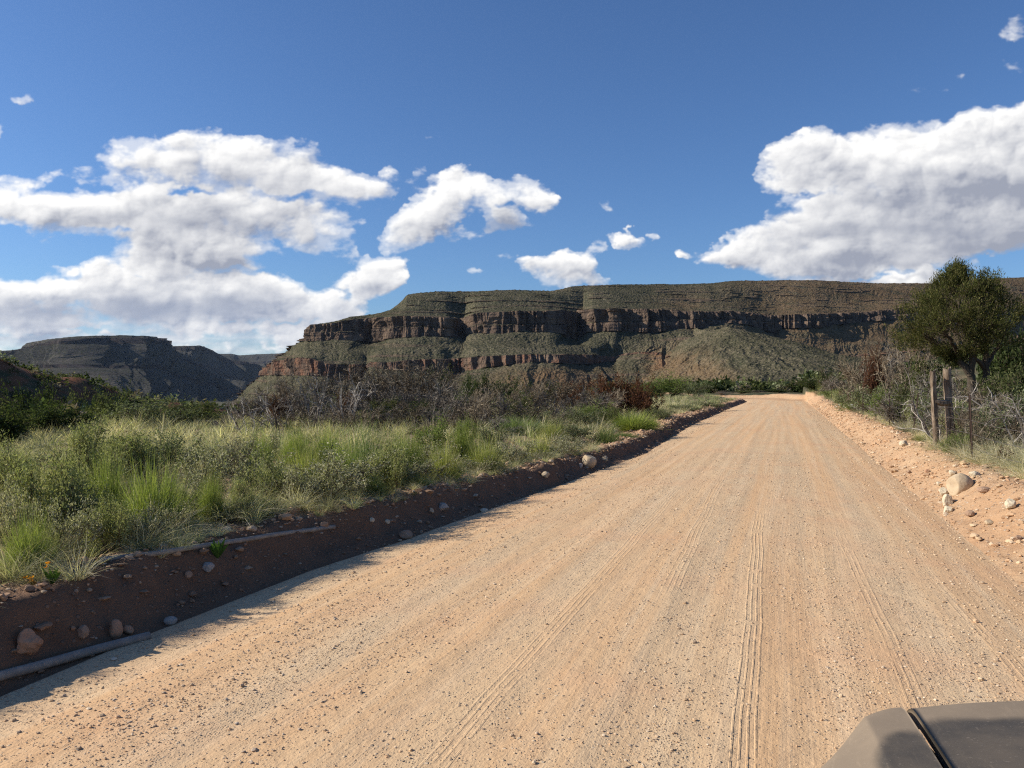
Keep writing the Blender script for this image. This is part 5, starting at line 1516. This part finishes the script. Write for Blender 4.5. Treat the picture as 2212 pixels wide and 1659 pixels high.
    # big arching dry tussocks on the right berm
    gp = [mesh_data('grass_tussock', *g_tussock(300+i, 260, STRAW, .0065, .34, 6)[:2], GRASSM, False, {'tint': g_tussock(300+i, 260, STRAW, .0065, .34, 6)[2]}) for i in range(3)]
    gl = [(2100, 15.6, .62, 'pale arching dry tussock right of the wooden posts'), (2135, 14.6, .68, 'largest arching dry tussock on the berm crest'), (2180, 14.2, .70, 'arching dry tussock above the small dead shrub'), (2212, 13.8, .72, 'arching dry tussock at the right picture edge'), (2020, 18.2, .5, 'dry tussock at the foot of the left wooden post'), (2250, 13.4, .7, 'dry tussock just outside the right picture edge')]
    for i, (px, Y, h, lab) in enumerate(gl):
        X = (px-CX)/F*Y
        o = bpy.data.objects.new('grass_tussock', gp[i % 3]); C.objects.link(o); o.location = (X, Y, zat(X, Y)-.02); o.rotation_euler = (0, 0, i*1.7); o.scale = (h*1.5, h*1.5, h)
        tag(o, lab, 'grass tussock', 'dry tussocks on the right berm')
    # white flowers on the right-hand bush, and broad-leaved plants in the left foreground
    rng = np.random.RandomState(3)
    def flower_mesh(n, r, petal, heart, centre, ext):
        pos = centre+rng.normal(size=(n, 3))*ext
        out = []
        for q in pos:
            k = 6; a = np.arange(k)*6.283/k
            d = np.stack([np.cos(a), np.sin(a)*.6-.5, .4*np.sin(a)+.35], -1)
            out.append(leaves(rng, np.repeat(q[None], k, 0), r, r*.6, np.repeat(np.array([petal]), k, 0), dirs=d*3))
        return join(out)
    bush = [o for o in bpy.data.objects if o.get('label', '').startswith('dense green bush starred')][0]
    bpy.context.view_layer.update()
    bush.rotation_euler = (0, 0, 0)
    for i in range(42):
        cpos = np.array([-.18, -.30, .55])+rng.normal(size=3)*np.array([.20, .12, .20])
        V, Fq, C_ = flower_mesh(1, .055, (.85, .83, .78), None, cpos, np.zeros(3))
        V = cpos+(V-cpos)/np.array(bush.scale)
        mesh_obj('flower', V, Fq, PETAL, False, {'tint': C_}, parent=bush)
    def broadleaf(px, py, h, n, label, flower=None):
        zz = .62; q = pt(px, py, zz); q[2] = zat(q[0], q[1])
        root = empty('broadleaf_plant', tuple(q)); tag(root, label, 'plant')
        a = np.arange(n)*2.4; st = np.zeros((n, 3)); d = np.stack([np.cos(a)*.45, np.sin(a)*.45, np.ones(n)], -1)
        P = polyl(rng, st, d, h*rng.uniform(.6, 1.0, n), 6, .06, -.06)
        T = unit(np.gradient(P, axis=1)); side = unit(np.cross(T, np.array([.2, -1, .1])+0*T)); pr = np.array([.25, .8, 1, .9, .6, .05])[None, :, None]
        W = h*.075
        V = np.stack([P+side*W*pr, P-side*W*pr], 2); K = 6
        b = (np.arange(n)*K*2)[:, None]; k = np.arange(K-1)[None]*2
        mesh_obj('leaves', V.reshape(-1, 3), np.stack([b+k, b+k+1, b+k+3, b+k+2], -1).reshape(-1, 4), LEAF, True, {'tint': np.repeat(pick(rng, [(.10, .18, .035), (.07, .13, .03)], n), K*2, 0)}, parent=root)
        if flower:
            for (fx, fz, s) in flower:
                for _ in range(3):
                    V, Fq, C_ = flower_mesh(1, .028*s, (.80, .36, .03), None, np.array([fx, -.05, fz])+rng.normal(size=3)*.018, np.zeros(3))
                    mesh_obj('flower', V, Fq, PETAL, False, {'tint': C_}, parent=root)
    broadleaf(112, 1205, .17, 9, 'broad-leaved plant with orange flowers at the left picture edge', [(-.10, .02, 1.2), (-.14, .06, 1.1), (.02, .16, .8), (-.06, -.01, 1.0)])
    broadleaf(470, 1128, .22, 14, 'dark green broad-leaved plant between the dry grass tufts')

# ------------------------------------------------------------------ fence, pipes, vehicle
def tube_path(P, r, sides=10, cap=True):
    P = np.asarray(P, dtype=float)[None]
    V, Fq, _ = tubes(P, np.array([1.0]), np.ones((1, 3)), sides)
    N = P.shape[1]; V = V.reshape(N, sides, 3); c = P[0][:, None, :]
    prof = np.linspace(1, .45, N)[:, None, None]
    rr = np.asarray(r, dtype=float)
    rr = rr[:, None, None] if rr.ndim else rr
    V = c+(V-c)/prof*rr
    return V.reshape(-1, 3), Fq

def build_fence():
    steel = MT('rusty_steel'); p = steel.obj(); n = steel.noise(p, 14, 5, .7)
    steel.bsdf(steel.mix(n, (.020, .014, .012), (.075, .045, .032)), .8, None, .3, .3)
    wiremat = MT('old_wire'); wiremat.bsdf((.16, .14, .13), .6, None, .4, .6)
    wood = MT('weathered_wood'); p = wood.obj(); n = wood.noise(wood.vscale(p, (22, 22, 3)), 1.0, 6, .7); n2 = wood.noise(p, 5, 4, .6)
    cw = wood.mix(wood.smooth(n, .35, .65), (.085, .060, .042), (.30, .235, .17)); cw = wood.mix(wood.math('MULTIPLY', wood.smooth(n2, .5, .7), .6), cw, (.13, .085, .055))
    wood.bsdf(cw, .95, wood.bump(n, 1.0, .02), .1)
    root = empty('wire_fence', (0, 0, 0)); 
    tag(root, 'wire fence on thin dark steel droppers along the right berm', 'fence')
    posts = [(2100, 15.7, 1.32, .04), (1972, 23.4, 1.22, -.13), (1921, 28.3, 1.15, 0), (1892, 32.5, 1.05, 0), (1864, 38, 1.1, 0), (1845, 43, 1.3, .05), (1833, 46.8, 1.5, 0), (1823, 50.6, 1.3, 0), (1817, 54.5, 1.25, 0), (1806, 60, 1.2, 0), (1796, 66, 1.2, 0)]
    tops = []
    for i, (px, Y, h, lean) in enumerate(posts):
        X = (px-CX)/F*Y; z = zat(X, Y)
        w = .022 if i else .026
        V = []
        for zz in (-.3, h):
            for a in range(8):      # Y-shaped dropper section
                th = a*math.pi/4; rr = w*(1.0 if a % 2 == 0 else .45)
                V.append((X+rr*math.cos(th)+lean*(zz)*-1, Y+rr*math.sin(th), z+zz))
        Fq = [(a, (a+1) % 8, 8+(a+1) % 8, 8+a) for a in range(8)]
        mesh_obj('post', np.array(V), [np.array(Fq), np.array([[8, 9, 10, 11, 12, 13, 14, 15]])], steel.m, False, parent=root)
        tops.append((X, Y, z, h, lean))
    allp = [((2290-CX)/F*11.0, 11.0, zat((2290-CX)/F*11.0, 11.0), 1.2, 0)]+tops
    for f in (.22, .42, .62, .80, .97):
        pts = []
        for k in range(len(allp)-1):
            a, b = allp[k], allp[k+1]
            for j in range(6):
                u = j/6; h = (a[3]*(1-u)+b[3]*u)*f
                sag = .05*math.sin(math.pi*u)
                pts.append((a[0]*(1-u)+b[0]*u-(a[4]*(1-u)+b[4]*u)*h, a[1]*(1-u)+b[1]*u, a[2]*(1-u)+b[2]*u+h-sag))
        V, Fq = tube_path(pts, .0035, 4)
        mesh_obj('wire', V, Fq, wiremat.m, False, parent=root)
    # the pair of old wooden straining posts
    Y = 18.6
    r2 = empty('straining_post', tuple(ptY(2030, 970, Y))); base = np.array(r2.location)
    tag(r2, 'pair of old split wooden posts joined by a cross block', 'fence posts')
    rng = np.random.RandomState(4)
    def post(pts, r, sd, name='post'):
        Q = np.array([ptY(a, b, Y+c) for a, b, c in pts])-base
        tt = np.linspace(0, len(Q)-1, 26); P = np.stack([np.interp(tt, np.arange(len(Q)), Q[:, k]) for k in range(3)], -1)
        rr = np.interp(tt, np.arange(len(r)), r)
        V, Fq = tube_path(P, rr, 14)
        c = np.repeat(P, 14, 0); dv = V-c
        ang = np.tile(np.arange(14), 26)
        V = c+dv*(1+.34*perlin(ang*.9, V[:, 2]*1.2+sd, sd)+.10*perlin(V[:, 0]*40, V[:, 1]*40, V[:, 2]*9+sd))[:, None]
        V[-14:, 2] += rng.uniform(-.06, .05, 14)
        cap = np.arange(25*14, 26*14)[None]
        mesh_obj(name, V, [Fq, cap[:, ::-1]], wood.m, False, parent=r2)
    post([(2024, 985, 0), (2021, 930, 0), (2018, 880, 0), (2014, 805, 0)], [.068, .070, .066, .058], 1.0)
    post([(2056, 985, .05), (2054, 930, .05), (2048, 870, .05), (2045, 796, .05)], [.088, .092, .086, .078], 5.0)
    post([(2018, 867, -.02), (2034, 871, -.02), (2052, 869, .0)], [.055, .075, .06], 9.0, 'crosspiece')

def build_pipes():
    m = MT('grey_pipe'); p = m.obj(); n = m.noise(p, 9, 5, .7); n2 = m.noise(p, 60, 3, .6)
    c = m.mix(m.smooth(n, .4, .7), (.21, .185, .155), (.33, .28, .22)); c = m.mix(m.math('MULTIPLY', m.smooth(n2, .5, .7), .4), c, (.14, .12, .10))
    m.bsdf(c, .65, m.bump(n2, .2, .004), .4)
    def pipe(pts, r, label):
        Q = np.array(pts); tt = np.linspace(0, len(Q)-1, 40)
        P = np.stack([np.interp(tt, np.arange(len(Q)), Q[:, k]) for k in range(3)], -1)
        for _ in range(6): P[1:-1] = (P[:-2]+P[1:-1]*2+P[2:])/4
        V, Fq = tube_path(P, r, 16); V2, F2 = tube_path(P, r*.84, 16)
        n = len(V); ring = [(a, (a+1) % 16, n+(a+1) % 16, n+a) for a in range(16)]
        e = n-16; ring2 = [(e+a, n+e+a, n+e+(a+1) % 16, e+(a+1) % 16) for a in range(16)]
        base = P[0]
        o = mesh_obj('pipe', np.concatenate([V, V2])-base, [Fq, F2[:, ::-1]+n, np.array(ring), np.array(ring2)], m.m, True)
        o.location = base
        tag(o, label, 'pipe', 'grey pipes along the left bank')
    def on(px, py, r, lift=0.0):
        Ys = np.arange(3.0, 40, .01); X = (px-CX)/F*Ys; zr = EYE+(CY-py)/F*Ys-r-lift; zg = height(X, Ys)
        i = int(np.argmax(zr <= zg)); return (X[i], Ys[i], zr[i]+r)
    pipe([on(214, 1205, .022, .02), on(330, 1193, .022, .02), on(420, 1182, .022, .0), on(520, 1168, .022, .0), on(600, 1156, .022, -.01), on(660, 1147, .022, .0), on(722, 1138, .022, .0)], .026, 'upper grey pipe lying on the lip of the left bank, open end showing')
    pipe([on(-160, 1520, .035), on(-20, 1466, .035), on(80, 1440, .035), on(200, 1405, .035), on(322, 1374, .035)], .035, 'lower grey pipe half buried at the foot of the left bank')

def build_vehicle():
    H = R(15.0)                                   # heading, clockwise from +Y
    f = np.array([math.sin(H), math.cos(H), 0]); r = np.array([math.cos(H), -math.sin(H), 0]); up = np.array([0, 0, 1.0])
    # anchor: the slot between wing and bonnet at its front end
    A0 = pt(1957, 1537, 1.035)
    root = empty('pickup_truck', (float(A0[0]), float(A0[1]), 0.0), -H)
    tag(root, 'dusty dark grey pickup truck whose bonnet corner shows in front', 'pickup truck')
    # local frame: x to the right, y forwards, z up; x = 0 at the slot, y = 0 at the bonnet front there
    paint = MT('dusty_grey_paint'); p = paint.obj()
    dust = paint.noise(p, 3.0, 5, .65); scr = paint.noise(paint.vscale(p, (40, 6, 40)), 1.0, 4, .7); sp = paint.noise(p, 120, 2, .6)
    seg = paint.N('ShaderNodeSeparateXYZ'); paint.L(p, seg.inputs[0])
    dust_mask = paint.attr('dust', 'Fac')
    fac = paint.math('ADD', paint.math('MULTIPLY', dust_mask, .85), paint.math('MULTIPLY', paint.smooth(dust, .40, .70), .24), clamp=True)
    fac = paint.math('ADD', fac, paint.math('MULTIPLY', paint.smooth(scr, .56, .70), .16), clamp=True)
    c = paint.mix(fac, (.044, .041, .037), (.245, .190, .135))
    c = paint.mix(paint.math('MULTIPLY', paint.smooth(sp, .62, .72), .25), c, (.34, .28, .22))
    bs = paint.bsdf(c, .5, paint.bump(scr, .04, .002), .12)
    rg = paint.math('ADD', paint.math('MULTIPLY', fac, .35), .48); paint.L(rg, bs.inputs['Roughness'])
    black = MT('black_plastic'); black.bsdf((.018, .017, .016), .7, None, .3)
    rub = MT('tyre_rubber'); rub.bsdf((.035, .032, .030), .9, None, .2)
    glass = MT('window_glass'); g = glass.bsdf((.03, .035, .035), .08, None, .6)
    lamp = MT('lamp_glass'); lamp.bsdf((.55, .56, .55), .15, None, .6)
    chrome = MT('wheel_alloy'); chrome.bsdf((.45, .44, .43), .35, None, .5, .8)

    def panel(name, x0, x1, y0, y1, zf, mat, nx=60, ny=60, thick=.03, dustf=None, parent=root):
        """sheet over a plan area with real thickness; zf(x, y)"""
        xs = np.linspace(x0, x1, nx); ys = np.linspace(y0, y1, ny)
        X, Y = np.meshgrid(xs, ys, indexing='ij')
        X2, Y2, Z = zf(X, Y)
        V = np.stack([X2, Y2, Z], -1).reshape(-1, 3); V2 = V-np.array([0, 0, thick])
        Fq = grid_faces(nx, ny); n = len(V); idx = np.arange(n).reshape(nx, ny)
        rim = np.concatenate([idx[0], idx[1:, -1], idx[-1, ::-1][1:], idx[::-1, 0][1:]])
        side = np.stack([rim[:-1], rim[1:], rim[1:]+n, rim[:-1]+n], -1)
        d = np.zeros(n) if dustf is None else dustf(X2, Y2, Z).ravel()
        return mesh_obj(name, np.concatenate([V, V2]), [Fq, Fq[:, ::-1]+n, side], mat, True, {'dust': np.concatenate([d, d])}, parent=parent)
    HW = 1.36                                     # width of the bonnet
    def bow(x):                                   # the front edge bows forward in the middle
        return .24*(1-((x-HW/2)/(HW/2+.22))**2)+.0
    def crownz(x, y):
        return 1.045+.035*(1-((x-HW/2)/(HW/2))**2)+.060*(1-np.exp(y*1.6))
    def bonnet(X, Y):
        # Y runs 0 (front) .. -1.15 (windscreen)
        yy = Y+bow(X)*np.exp(Y*2.0)
        z = crownz(X, Y)
        e = np.clip((Y+.16)/.16, 0, 1); z = z-.085*e**2.6
        return X, yy, z
    def bdust(X, Y, Z):
        n = perlin(X*3, Y*3, .5)*.05+perlin(X*9, Y*9, .8)*.02
        d = bow(X)-Y*1.0
        front = sstep(.30, .22, (bow(X)*.6-Y+.03)+n*1.6)
        return np.clip(front+.10, 0, 1)
    panel('bonnet', .012, HW, -1.15, 0, bonnet, paint.m, 90, 90, .03, bdust)
    def wing(side):
        def zf(X, Y):
            # X: 0 at the slot .. 1 at the outer edge and down the flank ; parametric
            a = X
            dx = np.interp(a, [0, .35, .62, .8, .9, 1.0], [0, .115, .185, .255, .275, .28])
            dz = np.interp(a, [0, .35, .62, .8, .9, 1.0], [0, -.012, -.062, -.115, -.20, -.46])
            nose = np.clip((Y+.22)/.22, 0, 1)
            dx2 = dx*(1-.10*nose**2)*(1+.22*sstep(-.10, -.34, Y)*sstep(.12, .26, dx))
            y2 = Y+bow(0*X+.0)-.44*(dx/.28)**1.7*np.exp(Y*2.5)+.02
            z = crownz(0*X+.0, Y)+dz-.075*nose**2.4
            if side < 0: return -dx2-.012, y2, z
            return HW+.024+dx2, y2, z
        def df(X, Y, Z):
            out = np.abs(X) if side < 0 else X-HW
            inner = sstep(1.12, .86, np.hypot(np.clip(out-.03, 0, 1)/.12, np.clip(.46-(-Y), 0, 1)/.24)+.10*perlin(out*14, Y*6, 3.)+.05*perlin(out*40, Y*20, 3.))
            return 1-.88*inner
        return panel('wing', 0, 1, -1.15, 0, zf, paint.m, 60, 70, .02, df)
    wing(-1); wing(1)
    def box(name, c, s, mat, bev=.02, parent=root):
        import bmesh
        bm = bmesh.new(); bmesh.ops.create_cube(bm, size=1.0)
        for v in bm.verts: v.co = Vector((v.co.x*s[0], v.co.y*s[1], v.co.z*s[2]))
        bmesh.ops.bevel(bm, geom=bm.edges[:], offset=bev, segments=3, affect='EDGES')
        me = bpy.data.meshes.new(name); bm.to_mesh(me); bm.free(); me.materials.append(mat)
        o = bpy.data.objects.new(name, me); C.objects.link(o); o.location = c; o.parent = parent
        return o
    V, Fq = tube_path([(0, -1.14, 1.02), (0, -.7, 1.0), (0, -.3, .985), (0, .02, .93)], .052, 8)  # black strip added under the slot so the gap reads as dark
    mesh_obj('slot_filler', V, Fq, black.m, True, parent=root)
    # front: grille, bumper, lamps and what lies under the slot
    box('engine_bay', (HW/2, -.56, .70), (1.40, .96, .50), black.m)
    box('grille', (HW/2, .10, .83), (.95, .08, .20), black.m, .03)
    box('bumper', (HW/2, .06, .56), (1.80, .26, .26), black.m, .07)
    for sx in (-.02, HW+.02): box('headlight', (sx, -.06, .84), (.26, .22, .16), lamp.m, .05)
    # cab and bed behind
    def loft(name, secs, mat):
        V = []; n = len(secs[0])
        for s in secs: V += s
        Fq = [(k*n+j, k*n+(j+1) % n, (k+1)*n+(j+1) % n, (k+1)*n+j) for k in range(len(secs)-1) for j in range(n)]
        caps = np.array([list(range(n))[::-1], [(len(secs)-1)*n+j for j in range(n)]])
        return mesh_obj(name, np.array(V, dtype=float), [np.array(Fq), caps], mat, False, {'dust': np.full(len(V), .35)}, parent=root)
    xl, xr = -.285, HW+.31
    def sec(y, zb, zt, inset): return [(xl, y, zb), (xl, y, zt-.06), (xl+inset, y, zt), (xr-inset, y, zt), (xr, y, zt-.06), (xr, y, zb)]
    loft('body', [sec(-1.17, .42, 1.12, .10), sec(-3.1, .42, 1.14, .04), sec(-3.12, .42, 1.12, .04), sec(-4.6, .45, 1.10, .04)], paint.m)
    def sec2(y, zt, i): return [(xl+.03, y, 1.10), (xl+i, y, zt), (xr-i, y, zt), (xr-.03, y, 1.10)]
    # cab of glass between pillars, roofed: the camera is held out of the left window
    loft('windscreen', [[(xl+.10, -1.22, 1.11), (xl+.10, -1.24, 1.12), (xr-.10, -1.24, 1.12), (xr-.10, -1.22, 1.11)], [(xl+.24, -1.80, 1.70), (xl+.24, -1.82, 1.71), (xr-.24, -1.82, 1.71), (xr-.24, -1.80, 1.70)]], glass.m)
    loft('roof', [[(xl+.20, -1.80, 1.69), (xl+.24, -1.80, 1.74), (xr-.24, -1.80, 1.74), (xr-.20, -1.80, 1.69)], [(xl+.20, -3.0, 1.69), (xl+.24, -3.0, 1.75), (xr-.24, -3.0, 1.75), (xr-.20, -3.0, 1.69)]], paint.m)
    loft('rear_window', [[(xl+.10, -3.10, 1.11), (xl+.10, -3.12, 1.12), (xr-.10, -3.12, 1.12), (xr-.10, -3.10, 1.11)], [(xl+.22, -2.98, 1.70), (xl+.22, -3.0, 1.71), (xr-.22, -3.0, 1.71), (xr-.22, -2.98, 1.70)]], glass.m)
    for sx, sg in ((xl+.10, 1), (xr-.10, -1)):
        for (ya, yb) in ((-1.22, -1.80), (-3.10, -2.99)):
            V, Fq = tube_path([(sx, ya, 1.10), (sx+sg*.13, yb, 1.70)], .035, 8)
            mesh_obj('pillar', V, Fq, paint.m, True, {'dust': np.full(len(V), .3)}, parent=root)
    # wheels
    def wheel(x, y):
        w = empty('wheel', (x, y, .37)); w.parent = root
        a = np.linspace(0, 2*math.pi, 33)[:-1]
        prof = [(-.11, .24), (-.12, .33), (-.09, .37), (.09, .37), (.12, .33), (.11, .24)]
        V = np.array([[px, rr*math.cos(t), rr*math.sin(t)] for t in a for (px, rr) in prof]); n = 6
        Fq = [(k*n+j, k*n+(j+1) % n, ((k+1) % 32)*n+(j+1) % n, ((k+1) % 32)*n+j) for k in range(32) for j in range(n)]
        mesh_obj('tyre', V, np.array(Fq), rub.m, True, parent=w)
        prof = [(-.07, .02), (-.06, .20), (-.10, .245), (.10, .245), (.06, .20), (.07, .02)]
        V = np.array([[px, rr*math.cos(t), rr*math.sin(t)] for t in a for (px, rr) in prof])
        mesh_obj('rim', V, np.array(Fq), chrome.m, True, parent=w)
    for x in (xl+.10, xr-.10):
        wheel(x, -.55); wheel(x, -3.75)
    q = pt(2180, 1578, 1.075); lx = (q[0]-A0[0])*r[0]+(q[1]-A0[1])*r[1]; ly = (q[0]-A0[0])*f[0]+(q[1]-A0[1])*f[1]
    return root

build_grass()
build_scrub()
build_stones()
build_tree()
build_plants()
build_fence()
build_pipes()
build_vehicle()
